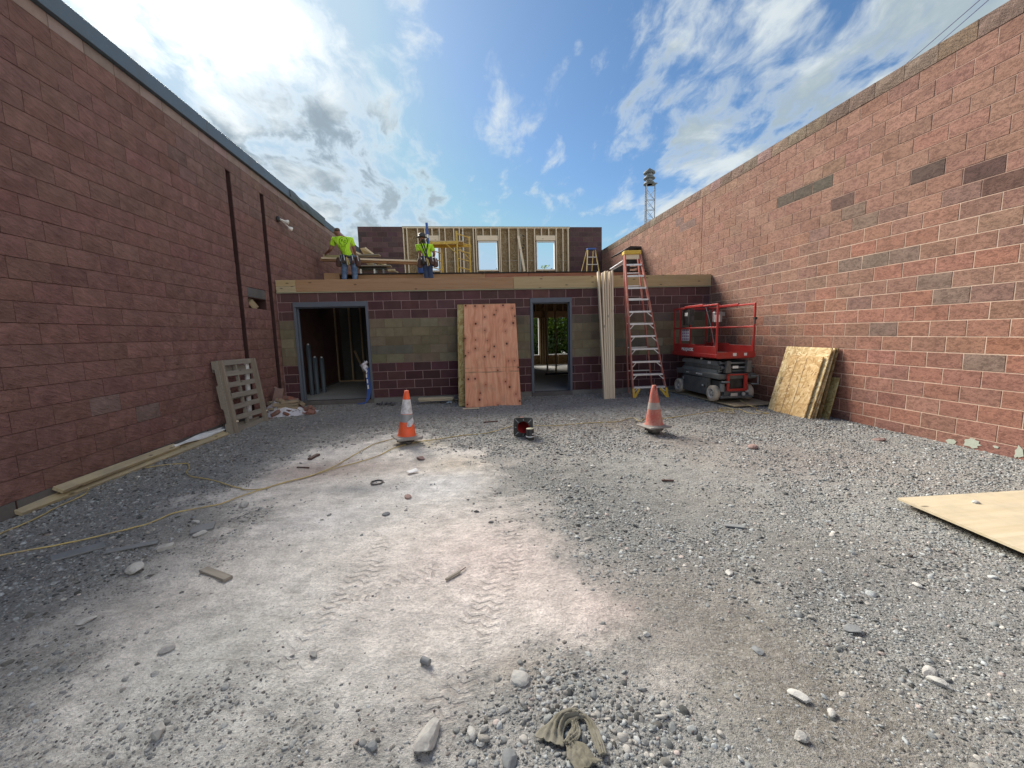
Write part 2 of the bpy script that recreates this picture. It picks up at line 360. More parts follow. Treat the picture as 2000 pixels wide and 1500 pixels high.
M['film']=plain('torn_plastic',(.72,.71,.76),.35,0,.2,7); M['hivis']=newmat('hi_vis_shirt',lambda t:(lambda o:(lambda n:(t.mix(t.sstep(n,.35,.65),(.36,.66,.035),(.48,.82,.06)),t.bump(n,1.0,.05)))(t.noise(t.scale(o,(7,7,4)),1.0,4,.6,1.2)))(t.n('ShaderNodeTexCoord').outputs['Object']),.9,spec=.1); M['jean']=plain('blue_jeans',(.07,.12,.22),.9,0,.5,9,(.19,.27,.41)); M['jeand']=plain('navy_jeans',(.03,.055,.13),.9,0,.3)
M['leather']=plain('brown_leather',(.085,.042,.032),.7,0,.4,9); M['skin']=plain('tanned_skin',(.26,.125,.085),.6,0,.1); M['hair']=plain('dark_hair',(.035,.028,.025),.9); M['hairg']=plain('cropped_hair',(.10,.075,.06),.95); M['boot']=plain('boot_leather',(.10,.07,.045),.8)
M['glass']=plain('lamp_glass',(.68,.64,.55),.25); M['galv']=plain('galvanised',(.24,.255,.27),.5,.4,.25); M['horn']=plain('siren_grey',(.12,.135,.13),.6,0,.3); M['cable']=plain('blue_cable',(.06,.07,.16),.6)
M['pvc']=plain('white_pvc',(.74,.76,.77),.4,0,.2); M['conduit']=plain('blue_grey_conduit',(.07,.095,.12),.5); M['print']=plain('black_print',(.05,.05,.05),.9); M['dark_strip']=plain('flat_black',(.02,.02,.02),.8)
M['shelf']=plain('dark_shelf_room_shade',(.06,.06,.055),.6)  # tool stand shelf; on interior panels the room's darkness is in this colour
# ------------------------------------------------------------------ ground
def vnoise(x,y,seed=0):
    xi=np.floor(x).astype(np.int64); yi=np.floor(y).astype(np.int64); xf=x-xi; yf=y-yi
    def h(a,b):
        n=(a*374761393+b*668265263+seed*974711)&0x7fffffff
        n=((n^(n>>13))*1274126177)&0x7fffffff
        return ((n^(n>>16))&0xffff)/65535.0
    u=xf*xf*(3-2*xf); v=yf*yf*(3-2*yf)
    return (h(xi,yi)*(1-u)+h(xi+1,yi)*u)*(1-v)+(h(xi,yi+1)*(1-u)+h(xi+1,yi+1)*u)*v
def fbm(x,y,o=4,seed=0):
    s=0;a=.5;t=0
    for i in range(o):
        s=s+a*vnoise(x*2**i,y*2**i,seed+i); t+=a; a*=.5
    return s/t
def sst(x,a,b):
    t=np.clip((x-a)/(b-a),0,1); return t*t*(3-2*t)
def hgt(x,y):
    x=np.asarray(x,float); y=np.asarray(y,float)
    h=(fbm(x*.45+9,y*.45,3,5)-.5)*.09+(fbm(x*1.7,y*1.7+4,3,8)-.5)*.045
    h=h*sst(y,9.7,8.6)*sst(y,-1.5,.5)*sst(x,-4.2,-3.4)*sst(x,6.15,5.2)
    return h+(fbm(x*7,y*7,3,11)-.5)*.016*sst(y,10,9.5)*sst(x,-4.3,-4.1)*sst(x,6.25,6.1)
def hz(x,y): return float(hgt(np.array([x]),np.array([y]))[0])
DUST=[(650,865),(790,852),(900,872),(985,905),(965,960),(1012,1000),(1075,1060),(1130,1105),(1165,1160),(1240,1130),(1310,1175),(1292,1260),(1232,1330),(1120,1312),(1020,1335),(955,1400),(930,1500),(900,1640),(260,1640),(190,1440),(150,1330),(190,1200),(380,1085),(480,1010),(410,965),(540,905)]
DP=np.array([[onZ(*q).x,onZ(*q).y] for q in DUST])
def polysd(x,y,P):
    d=np.full(x.shape,1e9); ins=np.zeros(x.shape,bool)
    for i in range(len(P)):
        a=P[i]; b=P[(i+1)%len(P)]; ex,ey=b-a; wx=x-a[0]; wy=y-a[1]
        t=np.clip((wx*ex+wy*ey)/(ex*ex+ey*ey),0,1); d=np.minimum(d,(wx-ex*t)**2+(wy-ey*t)**2)
        c=((a[1]>y)!=(b[1]>y))&(x<(b[0]-a[0])*(y-a[1])/((b[1]-a[1]) if b[1]!=a[1] else 1e-9)+a[0]); ins^=c
    d=np.sqrt(d); return np.where(ins,d,-d)
def dustf(x,y):
    sd=polysd(x,y,DP)+(fbm(x*1.9,y*1.9,4,21)-.5)*1.25+(fbm(x*7,y*7,4,23)-.5)*.75
    return sst(sd,-.50,.42)
def blob(x,y,px,py,rx,ry):
    c=onZ(px,py); return np.exp(-(((x-c.x)/rx)**2+((y-c.y)/ry)**2))
def ground_cols(x,y):
    D=dustf(x,y); n=fbm(x*.9,y*.9,4,31); n2=fbm(x*3.3,y*3.3,4,33); n3=fbm(x*12,y*5,3,35)
    dirt=np.stack([.335+.08*(n2-.5),.335+.08*(n2-.5),.315+.07*(n2-.5)],-1)
    brn=sst(n,.48,.70)[...,None]*.6; dirt=dirt*(1-brn)+np.array([.36,.335,.30])*brn
    dust=np.array([.80,.755,.70])*(0.74+.52*n2[...,None])*(.92+.16*n3[...,None])
    def tint(c,col,w): return c*(1-w[...,None])+np.array(col)*w[...,None]
    for px,py,rx,ry,col,w in((985,1090,.75,.75,(.84,.70,.645),.8),(1240,1190,.35,.28,(.86,.70,.645),.9),(860,940,.5,.5,(.78,.78,.79),.7),(640,1010,.5,.35,(.74,.74,.75),.5),
        (840,865,.5,.25,(.64,.54,.35),.7),(900,905,.6,.35,(.65,.55,.42),.6),(640,915,.9,.35,(.36,.26,.225),.7),(700,950,.5,.18,(.27,.28,.30),.7),(600,1350,.8,.5,(.70,.70,.655),.6),(420,1300,.5,.5,(.60,.61,.57),.6),(760,1220,.6,.4,(.80,.73,.68),.5),(1050,1320,.25,.12,(.36,.28,.19),.6),(880,1420,.4,.3,(.37,.35,.33),.6)):
        dust=tint(dust,col,blob(x,y,px,py,rx,ry)*w)
    c=dirt*(1-D[...,None])+dust*D[...,None]
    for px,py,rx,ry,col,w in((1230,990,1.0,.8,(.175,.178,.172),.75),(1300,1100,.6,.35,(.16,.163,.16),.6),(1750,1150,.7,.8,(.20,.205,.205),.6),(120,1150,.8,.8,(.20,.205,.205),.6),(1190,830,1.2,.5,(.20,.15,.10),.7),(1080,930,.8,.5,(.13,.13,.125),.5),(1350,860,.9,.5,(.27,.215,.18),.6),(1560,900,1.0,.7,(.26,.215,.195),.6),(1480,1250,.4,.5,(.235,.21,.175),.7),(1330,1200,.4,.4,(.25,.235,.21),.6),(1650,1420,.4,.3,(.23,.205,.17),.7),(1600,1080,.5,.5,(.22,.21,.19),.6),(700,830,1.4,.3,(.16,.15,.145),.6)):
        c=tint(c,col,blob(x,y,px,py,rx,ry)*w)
    # pale bloom left by wash water on the ground
    return c,D
TRACKS=[[(onZ(*a_).x,onZ(*a_).y),(onZ(*b_).x,onZ(*b_).y),w_] for a_,b_,w_ in(((1000,1085),(830,1440),.13),((760,1060),(560,1330),.12),((1010,940),(1000,1085),.10),((880,1110),(640,1200),.10))]
def build_ground():
    ys=[-1.0]
    while ys[-1]<10.0: ys.append(ys[-1]+max(.018,.018+.0035*(ys[-1]-1.0)))
    ys=np.array([-300,-60,-15,-5,-2]+ys+[10.6,14,20,30,60,300.])
    xs=np.concatenate([[-300,-60,-15,-7,-5],np.arange(-4.4,6.4,.030),[7,9,16,60,300.]])
    X,Y=np.meshgrid(xs,ys); c,D=ground_cols(X,Y); Z=hgt(X,Y)
    # shallow tyre lug prints pressed in the dust
    Z=np.where((Y>10.2)|(X<-4.35)|(X>6.35),-.02,Z)
    nx,ny=len(xs),len(ys); V=np.stack([X,Y,Z],-1).reshape(-1,3)
    i=np.arange(nx*ny).reshape(ny,nx); F=np.stack([i[:-1,:-1],i[:-1,1:],i[1:,1:],i[1:,:-1]],-1).reshape(-1,4)
    me=bpy.data.meshes.new('ground'); me.vertices.add(len(V)); me.vertices.foreach_set('co',V.astype(np.float32).ravel())
    me.loops.add(F.size); me.loops.foreach_set('vertex_index',F.astype(np.int32).ravel()); me.polygons.add(len(F))
    me.polygons.foreach_set('loop_start',np.arange(0,F.size,4,dtype=np.int32)); me.polygons.foreach_set('loop_total',np.full(len(F),4,np.int32)); me.update()
    me.polygons.foreach_set('use_smooth',np.ones(len(F),bool))
    a=me.color_attributes.new('col','FLOAT_COLOR','POINT'); cc=np.concatenate([c.reshape(-1,3),D.reshape(-1,1)],1).astype(np.float32); a.data.foreach_set('color',cc.ravel())
    def fn(t):
        o=t.n('ShaderNodeTexCoord').outputs['Object']; at=t.n('ShaderNodeAttribute',attribute_name='col'); D=at.outputs['Alpha']
        a=t.noise(o,7,7,.65); b=t.noise(o,46,5,.7); g=t.noise(o,150,3,.6)
        gr=t.n('ShaderNodeSeparateColor',{0:t.voro(o,95,'F1',1)}).outputs
        grit=t.m('MULTIPLY',t.m('GREATER_THAN',gr[0],.55),t.m('SUBTRACT',1.0,t.m('MULTIPLY',D,.55)))
        col=t.mix(1.0,at.outputs['Color'],t.ramp(t.m('MULTIPLY_ADD',a,.6,t.m('MULTIPLY',b,.4)),[(.32,.60),(.52,1.0),(.72,1.34)]),'MULTIPLY')
        edg=t.m('MULTIPLY',t.m('MULTIPLY',D,t.m('SUBTRACT',1.0,D)),4.0)
        col=t.mix(t.m('MULTIPLY',edg,t.m('MULTIPLY',t.sstep(t.noise(o,19,6,.75),.50,.60),.7)),col,(.27,.255,.235))
        col=t.mix(t.m('MULTIPLY',grit,.55),col,t.mix(gr[1],(.09,.09,.09),(.50,.49,.47)))
        st=t.noise(t.scale(t.n('ShaderNodeMapping',{'Vector':o,'Rotation':(0,0,.25)}).outputs[0],(2.2,11,1)),1.3,6,.65)
        col=t.mix(t.m('MULTIPLY',t.sstep(st,.52,.7),.22),col,(.22,.19,.17))
        # tyre lug prints: zigzag grooves along two wheel paths, broken up by noise
        trk=None; wob=t.scale(t.v('SUBTRACT',t.noise(o,9,3,.6,color=True),(.5,.5,.5)),(.045,.045,0))
        for (ax,ay),(bx_,by_),wd in TRACKS:
            dx,dy=bx_-ax,by_-ay; L=math.hypot(dx,dy); dx/=L; dy/=L
            pv=t.v('ADD',t.v('SUBTRACT',o,(ax,ay,0)),wob)
            al=t.v('DOT_PRODUCT',pv,(dx,dy,0)); ac=t.v('DOT_PRODUCT',pv,(-dy,dx,0))
            zz=t.m('ABSOLUTE',t.m('SUBTRACT',t.m('FRACT',t.m('MULTIPLY',ac,9.0)),.5))
            gr_=t.m('ABSOLUTE',t.m('SUBTRACT',t.m('FRACT',t.m('ADD',t.m('MULTIPLY',al,17.0),t.m('MULTIPLY',zz,1.1))),.5))
            lug=t.sstep(gr_,.13,.30)
            msk=t.m('MULTIPLY',t.sstep(t.m('ABSOLUTE',ac),wd,wd*.6),t.m('MULTIPLY',t.sstep(al,-.1,.15),t.sstep(al,L+.1,L-.15)))
            msk=t.m('MULTIPLY',msk,t.sstep(t.m('MULTIPLY_ADD',t.noise(o,4.5,3,.6),1.0,-.0),.38,.54))
            x_=t.m('MULTIPLY',t.m('SUBTRACT',lug,.6),msk); trk=x_ if trk is None else t.m('ADD',trk,x_)
        trk=t.m('MULTIPLY',trk,D)
        col=t.mix(t.m('MULTIPLY',t.m('MAXIMUM',t.m('MULTIPLY',trk,-1),0.0),.5),col,(.30,.25,.225))
        h=t.m('MULTIPLY_ADD',b,.5,t.m('MULTIPLY',g,.32)); h=t.m('MULTIPLY_ADD',a,1.3,h); h=t.m('MULTIPLY_ADD',st,.55,h)
        h=t.m('MULTIPLY_ADD',trk,.34,h)
        return col,t.bump(h,1.0,.03)
    m=newmat('dusty_ground',fn,.97,spec=.15); me.materials.append(m)
    o=bpy.data.objects.new('ground',me); link(o); tag(o,'pale trampled dust and dirt yard between the two block walls','ground',kind='structure')
build_ground()
# ------------------------------------------------------------------ gravel (uncountable small stones) + single larger stones
def icos(sub):
    bm=bmesh.new(); bmesh.ops.create_icosphere(bm,subdivisions=sub,radius=1.0)
    V=np.array([v.co[:] for v in bm.verts]); F=np.array([[v.index for v in f.verts] for f in bm.faces]); bm.free(); return V,F
def rockshape(sub,seed,jag=.22):
    V,F=icos(sub); r=np.random.default_rng(seed); P=V.copy()
    for k in range(7):                                   # chop with random planes: angular crushed stone
        d=r.normal(size=3); d/=np.linalg.norm(d); c=r.uniform(.55,.85); s=P@d; P=P-np.outer(np.maximum(s-c,0),d)
    P*=1+r.uniform(-jag,jag,(len(P),1))*.5
    P*=np.array([1,r.uniform(.6,.95),r.uniform(.32,.58)]); return P,F
def gravel_pts():
    out=[]
    for y0,y1,cell in((.9,1.9,.0165),(1.9,3.2,.0205),(3.2,5.0,.0265),(5.0,7.2,.033),(7.2,9.75,.041)):
        gx=np.arange(-4.15,6.08,cell); gy=np.arange(y0,y1,cell); X,Y=np.meshgrid(gx,gy); X=X.ravel(); Y=Y.ravel()
        X=X+RNG.uniform(-.48,.48,X.size)*cell; Y=Y+RNG.uniform(-.48,.48,Y.size)*cell
        # keep to a wide margin round the view
        keep=np.abs(X-.11*Y-.05)<1.35*Y+2.0
        X,Y=X[keep],Y[keep]
        D=dustf(X,Y); n=fbm(X*1.1,Y*1.1,4,41); n2=fbm(X*3.5,Y*3.5,3,43)
        dens=.16+.62*sst(n,.36,.60)
        side=np.maximum(sst(X-.42*Y,.75,1.7),sst(-X-.55*Y,.1,.9)); dens=np.maximum(dens,side*.97)
        dens=np.where(Y>4.6,np.maximum(dens,.46),dens)
        for px,py,rx,ry,w in((1480,1250,.35,.5,.75),(1330,1200,.3,.4,.6),(1650,1420,.35,.25,.7),(1600,1080,.45,.5,.5),(1560,900,.9,.5,.4),(1350,870,.8,.4,.4)): dens=dens*(1-w*blob(X,Y,px,py,rx,ry))
        for px,py,rx,ry in((1090,1330,.24,.16),(1190,1440,.42,.26),(1020,1400,.3,.1),(1120,1240,.1,.06)): dens=np.maximum(dens,.95*blob(X,Y,px,py,rx,ry))
        dens=dens*(.55+.9*sst(n2,.3,.6)); 
        dk=D*(1-np.clip(sum(blob(X,Y,*q) for q in((1090,1330,.24,.15),(1190,1440,.42,.24),(1020,1390,.3,.08),(740,1400,.35,.15),(640,1450,.3,.12),(300,1420,.3,.2))),0,1)*.6)
        dens=dens*(1-dk*.975)
        k=RNG.uniform(size=X.size)<dens
        out.append(np.stack([X[k],Y[k],np.full(k.sum(),cell)],-1))
    return np.concatenate(out)
def build_gravel():
    P=gravel_pts(); n=len(P)
    big=RNG.uniform(size=n); rad=P[:,2]*.42*np.exp(RNG.normal(0,.32,n))*np.where(big>.88,1.6,1)*np.where(big>.985,1.45,1)*np.where(P[:,1]>5,1.15,1)
    rad=rad*(1+.40*np.clip(blob(P[:,0],P[:,1],1190,1440,.45,.28)+blob(P[:,0],P[:,1],1090,1340,.2,.12),0,1)); rad=np.clip(rad,.004,.034); z=hgt(P[:,0],P[:,1])-rad*.02
    base=np.clip(RNG.normal(.245,.105,n),.06,.66)
    tone=RNG.uniform(size=(n,1)); col=base[:,None]*np.where(tone<.70,np.array([[.95,1.0,1.0]]),np.where(tone<.965,np.array([[1.04,1.0,.92]]),np.array([[1.12,.96,.88]])))
    dst=dustf(P[:,0],P[:,1])[:,None]; far=sst(P[:,1],4,8)[:,None]
    col=col*(1-.25*dst)+np.array([[.34,.31,.285]])*.25*dst; col=col*(1-.4*far)+np.array([[.34,.30,.265]])*.4*far
    VV=[];FF=[];CC=[];off=0
    near=(P[:,1]<3.0)&(rad>.0135)
    for sub,sel in((2,near),(1,~near)):
        idx=np.where(sel)[0]; grp=RNG.integers(0,8,len(idx))
        for g in range(8):
            ii=idx[grp==g]; S,F=rockshape(sub,100+g+10*sub); m=len(ii)
            if m==0: continue
            a=RNG.uniform(0,2*np.pi,m); ca,sa=np.cos(a)[:,None],np.sin(a)[:,None]
            tl=RNG.normal(0,.25,(m,2))
            x=S[None,:,0]*ca-S[None,:,1]*sa; y=S[None,:,0]*sa+S[None,:,1]*ca; zz=S[None,:,2]+x*tl[:,:1]+y*tl[:,1:]
            Q=np.stack([x,y,zz],-1)*rad[ii][:,None,None]+np.stack([P[ii,0],P[ii,1],z[ii]],-1)[:,None,:]
            VV.append(Q.reshape(-1,3)); FF.append((F[None]+(np.arange(m)*len(S))[:,None,None]+off).reshape(-1,3)); off+=m*len(S)
            CC.append(np.repeat(col[ii],len(S),0))
    V=np.concatenate(VV); F=np.concatenate(FF); C=np.concatenate(CC)
    me=bpy.data.meshes.new('gravel'); me.vertices.add(len(V)); me.vertices.foreach_set('co',V.astype(np.float32).ravel())
    me.loops.add(F.size); me.loops.foreach_set('vertex_index',F.astype(np.int32).ravel()); me.polygons.add(len(F))
    me.polygons.foreach_set('loop_start',np.arange(0,F.size,3,dtype=np.int32)); me.polygons.foreach_set('loop_total',np.full(len(F),3,np.int32)); me.update()
    attr_col(me,C)
    def fn(t):
        o=t.n('ShaderNodeTexCoord').outputs['Object']; c=t.n('ShaderNodeAttribute',attribute_name='col').outputs['Color']; a=t.noise(o,90,3,.6)
        return t.mix(1.0,c,t.ramp(a,[(.3,.75),(.7,1.25)]),'MULTIPLY'),t.bump(a,.4,.003)
    me.materials.append(newmat('crushed_stone',fn,.9,spec=.25))
    o=bpy.data.objects.new('gravel',me); link(o); tag(o,'loose grey crushed stone scattered over the yard','gravel',kind='stuff')
    return n
NGR=build_gravel()
def rock(px,py,w,mat,label,group=None,flat=.55,asp=.7,rz=0.0,seed=1,name='stone',z0=None,cat='stone'):
    p=onZ(px,py); S,F=rockshape(3,seed,.10)
    S=S*np.array([1,asp/.78,flat/.6])*w*.5
    m=MB(); m.add(S.tolist(),F.tolist(),0)
    z=(hz(p.x,p.y) if z0 is None else z0)-S[:,2].min()*.62
    o=m.build(name,mat); o.matrix_basis=Matrix.Translation((p.x,p.y,z))@Matrix.Rotation(rz,4,'Z')@Matrix.Rotation(.12*math.sin(seed),4,'X')
    return tag(o,label,cat,group)
# ------------------------------------------------------------------ block walls
CH=.2032; BL=.4064
ZL=lambda k:1.3583+CH*k
def block_mesh(kind,var):
    r=np.random.default_rng(var*17+5); L,H=BL,CH; j=.0032 if kind=='split' else .0048
    x0,x1,z0,z1=-L/2+j,L/2-j,-H/2+j,H/2-j
    m=MB()
    if kind=='split':
        nx,nz=5,3; xs=np.linspace(x0,x1,nx); zs=np.linspace(z0,z1,nz)
        vs=[];
        for k,zv in enumerate(zs):
            for i,xv in enumerate(xs):
                e=(i in(0,nx-1))or(k in(0,nz-1)); d=r.uniform(.003,.007) if e else r.uniform(.008,.017)
                vs.append((xv,-d,zv))
        fs=[(k*nx+i,k*nx+i+1,(k+1)*nx+i+1,(k+1)*nx+i) for k in range(nz-1) for i in range(nx-1)]
        ring=[i for i in range(nx)]+[k*nx+nx-1 for k in range(1,nz)]+[(nz-1)*nx+i for i in range(nx-2,-1,-1)]+[k*nx for k in range(nz-2,0,-1)]
        b=len(vs); vs+=[(vs[i][0],.03,vs[i][2]) for i in ring]; n=len(ring)
        fs+=[(ring[i],b+i,b+(i+1)%n,ring[(i+1)%n]) for i in range(n)]
        m.add(vs,fs,0,None,False)
    else:
        c=.003; pr=.0 ; jit=r.uniform(-.0012,.0012,4)
        A=[(x0,z0),(x1,z0),(x1,z1),(x0,z1)]; B=[(x0+c,z0+c),(x1-c,z0+c),(x1-c,z1-c),(x0+c,z1-c)]
        vs=[(x,.03,z) for x,z in A]+[(x,c,z) for x,z in A]+[(x,-.001+jit[i],z) for i,(x,z) in enumerate(B)]
        fs=[(8,9,10,11)]+[(4+i,4+(i+1)%4,8+(i+1)%4,8+i) for i in range(4)]+[(i,(i+1)%4,4+(i+1)%4,4+i) for i in range(4)]
        m.add(vs,fs)
    return m
def clip_area(P):
    q=[proj(p) for p in P]
    if any(t is None for t in q): return 0
    xs=[min(max(t[0],0),2000) for t in q]; ys=[min(max(t[1],0),1500) for t in q]
    a=0
    for i in range(4): a+=xs[i]*ys[(i+1)%4]-xs[(i+1)%4]*ys[i]
    return abs(a)/2
def block_wall(root,rects,kind,mat_o,mat_a,nind=300,nvar=6,name='block'):
    # rects: (x0,x1,z0,z1,colour,hidden) in wall coordinates (x along the wall, -y out of the face)
    meshes=[block_mesh(kind,v) for v in range(nvar)]; mo=[m.mesh(name,mat_o) for m in meshes]
    Mr=root.matrix_basis; sc_=[]
    for r in rects:
        x0,x1,z0,z1=r[:4]; a=0 if r[5] else clip_area([Mr@Vector(p) for p in((x0,0,z0),(x1,0,z0),(x1,0,z1),(x0,0,z1))]); sc_.append(a)
    order=np.argsort(sc_)[::-1]; chosen=set(int(i) for i in order[:nind] if sc_[i]>25)
    big=MB(); cols=[]
    for i,r in enumerate(rects):
        x0,x1,z0,z1,c,_=r; k=random.randrange(nvar); fl=-1 if random.random()<.5 else 1
        sx=(x1-x0)/BL; sz=(z1-z0)/CH; sy=random.uniform(.8,1.15) if kind=='split' else 1
        T=Matrix.Translation(((x0+x1)/2,random.uniform(-.0012,.0012),(z0+z1)/2))@Matrix.Diagonal((sx,sy,sz,1))
        if i in chosen:
            o=bpy.data.objects.new(name,mo[k]); link(o,root); o.matrix_basis=T; o.color=(*c,1)
        else:
            m=meshes[k]; n0=len(big.v); big.add(m.v,m.f,0,T); cols+= [c]*(len(big.v)-n0)
    if big.v:
        o=big.build(name,mat_a,root); attr_col(o.data,np.array(cols)); o['kind']='stuff'
def courses(zs,x0,x1,phase,cuts,colfn,hidefn=lambda x,z:False):
    out=[]
    for k,(za,zb) in zs:
        ph=phase(k); xs=[x0]; x=ph+math.ceil((x0-ph)/BL+1e-6)*BL
        while x<x1-.02: xs.append(x); x+=BL
        xs.append(x1)
        iv=[(a,b) for a,b in zip(xs[:-1],xs[1:])]
        for ca,cb,cz0,cz1 in cuts:
            if cz0<(za+zb)/2<cz1:
                nv=[]
                for a,b in iv:
                    if b<=ca or a>=cb: nv.append((a,b)); continue
                    if a<ca: nv.append((a,ca))
                    if b>cb: nv.append((cb,b))
                iv=nv
        for a,b in iv:
            if b-a>.03: out.append([a,b,za,zb,colfn(k,(a+b)/2,(za+zb)/2),hidefn((a+b)/2,(za+zb)/2)])
    return out
def core(root,name,mat,rects,y0,y1,parent=True):
    m=MB()
    for a,b,z0,z1 in rects: m.box(((a+b)/2,(y0+y1)/2,(z0+z1)/2),(b-a,y1-y0,z1-z0))
    return m.build(name,mat,root)
def jit(c,s=.08):
    f=1+random.gauss(0,s); return tuple(max(.01,q*f*(1+random.gauss(0,s*.3))) for q in c)
def face_px(root,x,z): return proj(root.matrix_basis@Vector((x,0,z)))
# ---- left wall: red split-face block, local x = world Y
LX=-4.155
lw=empty('block_wall',(LX,0,0),R(90)); tag(lw,'long red split-face block wall in shade with slate metal roof edge','wall',kind='thing')
S1=(8.30,8.47); S2=(9.55,9.74); HOLE=(8.64,9.38)
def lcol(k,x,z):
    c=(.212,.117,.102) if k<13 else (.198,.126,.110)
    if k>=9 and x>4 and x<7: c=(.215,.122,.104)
    p=face_px(lw,x,z)
    for q in((283,812),(235,773),(205,800)):
        if p and abs(p[0]-q[0])<22 and abs(p[1]-q[1])<16: c=(.21,.145,.128)
    return jit(c,.05)
zl=[(k,(ZL(k),ZL(k+1))) for k in range(-6,17)]
hz0,hz1=ZL(4),ZL(5)
cuts=[(S1[0],S1[1],.13,4.70),(S2[0],S2[1],-.3,4.70),(HOLE[0],HOLE[1],hz0,hz1),(HOLE[0],HOLE[1],hz1,ZL(6))]
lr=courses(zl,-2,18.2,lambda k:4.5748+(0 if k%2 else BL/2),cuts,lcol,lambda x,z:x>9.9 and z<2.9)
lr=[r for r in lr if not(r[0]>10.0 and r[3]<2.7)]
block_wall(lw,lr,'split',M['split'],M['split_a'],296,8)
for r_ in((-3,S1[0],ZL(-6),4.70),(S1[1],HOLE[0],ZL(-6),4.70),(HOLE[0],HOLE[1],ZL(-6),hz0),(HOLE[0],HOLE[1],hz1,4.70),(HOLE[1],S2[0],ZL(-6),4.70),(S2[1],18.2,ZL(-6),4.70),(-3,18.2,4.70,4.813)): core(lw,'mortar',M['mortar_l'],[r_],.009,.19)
core(lw,'footing',M['concd'],[(-3,18.2,-.3,ZL(-6))],-.006,.2)
m=MB()
for k in range(30): m.box((-2+BL*k,-.008,ZL(-6)-.10),(.010,.006,.2))
m.build('footing_joint',M['groove'],lw)
# dark chased grooves where old walls were keyed in, recess shade put into the colour of rough backs and edges
for (a,b),z0 in((S1,.14),(S2,.0)):
    g=MB(); z=z0
    while z<4.69:
        h=min(CH,4.70-z); o=random.uniform(.012,.03)
        g.box(((a+b)/2+random.uniform(-.012,.012),.075+o,z+h/2),(b-a-.02+random.uniform(-.02,.03),.05,h-.012)); z+=CH
    g.build('groove',M['groove'],lw)
    e=MB()
    for s_ in(a-.003,b-.006): e.box((s_,.06,(z0+4.7)/2),(.012,.11,4.7-z0))
    e.build('groove_edge',M['groove'],lw)
# broken-out hole with bare grey blocks above and a wood offcut inside
h=MB(); h.box(((HOLE[0]+HOLE[1])/2,.20,(hz0+hz1)/2),(HOLE[1]-HOLE[0],.02,CH)); h.box((HOLE[0]+.01,.1,(hz0+hz1)/2),(.02,.2,CH)); h.box((HOLE[1]-.01,.1,(hz0+hz1)/2),(.02,.2,CH)); h.build('hole_lining',M['groove'],lw)
for a,b in((HOLE[0],9.0),(9.0,HOLE[1])):
    q=MB(); q.box((0,.02,0),(b-a-.014,.05,CH-.014),None,0,.008); o=q.build('block',M['concd'],lw); o.matrix_basis=Matrix.Translation(((a+b)/2,0,hz1+CH/2)); o['label']='bare grey chipped block above the hole'
q=MB(); q.box((0,0,0),(.26,.10,.12)); o=q.build('wood_offcut',M['yellowb'],lw); o.matrix_basis=Matrix.Translation((8.98,.10,hz0+.09))@Matrix.Rotation(.5,4,'Y')@Matrix.Rotation(.5,4,'X')
# smooth band course and flashing
br=courses([(17,(4.813,4.958))],-2,18.2,lambda k:4.37,[],lambda k,x,z:jit((.30,.225,.20),.07))
block_wall(lw,br,'smooth',M['smooth'],M['smooth_a'],0,3)
core(lw,'mortar',M['mortar_l'],[(-3,18.2,4.813,4.958)],.006,.19)
f=MB()
for a,b in((-3,1.0),(1.0,4.4),(4.4,7.8),(7.8,11.15)):
    f.box(((a+b)/2,.06,5.072),(b-a-.006,.22,.225),None,0,.006); f.box(((a+b)/2,-.056,4.972),(b-a-.006,.018,.03),None,0,.004)
f.build('roof_flashing',M['fascia'],lw)
f=MB(); f.box((14.75,.085,5.065),(7.0,.20,.21),None,0,.006); f.build('roof_flashing',M['fascia'],lw)
tp=MB()                                                   # loose membrane bulging out beside the flashing joint
pts=[]; nx=22
for i in range(nx+1):
    x=11.05+2.6*i/nx
    for j in range(7):
        t=j/6; bul=.03*math.sin(math.pi*t)*(1+.6*math.sin(i*1.1+j))*math.exp(-((i-6)/8)**2)
        pts.append((x,-.055-bul,4.95+.23*t+.02*math.sin(i*.8)*math.exp(-((i-5)/7)**2)))
fs=[(i*7+j,(i+1)*7+j,(i+1)*7+j+1,i*7+j+1) for i in range(nx) for j in range(6)]
tp.add(pts,fs,0,None,True); tp.build('loose_membrane',M['tarp'],lw)
# ---- right wall: mottled block in sun, local x = -world Y
RX=6.091
rw=empty('block_wall',(RX,0,0),R(-90)); tag(rw,'long sunlit wall of orange and brown blocks with pale mortar','wall',kind='thing')
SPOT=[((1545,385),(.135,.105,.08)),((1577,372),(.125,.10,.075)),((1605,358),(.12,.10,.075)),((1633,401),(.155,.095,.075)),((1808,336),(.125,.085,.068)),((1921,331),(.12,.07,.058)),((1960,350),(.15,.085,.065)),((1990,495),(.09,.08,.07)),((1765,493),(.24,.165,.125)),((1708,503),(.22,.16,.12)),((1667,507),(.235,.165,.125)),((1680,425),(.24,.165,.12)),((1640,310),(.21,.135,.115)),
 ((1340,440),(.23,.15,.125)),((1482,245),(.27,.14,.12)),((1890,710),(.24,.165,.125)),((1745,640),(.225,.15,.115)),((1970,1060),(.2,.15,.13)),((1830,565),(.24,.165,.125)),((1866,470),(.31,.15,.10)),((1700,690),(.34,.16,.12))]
ORG=[(1800,455),(1739,476),(1690,489),(1838,442),(1890,428),(1668,552),(1736,528),(1790,520),(1860,512),(1785,515),(1900,498),(1940,500),(1720,600),(1680,615),(1640,620),(1760,615),(1800,615),(1850,610),(1720,690),(1790,700),(1640,610),(1475,595),(1560,590),(1616,570),(1590,672)]
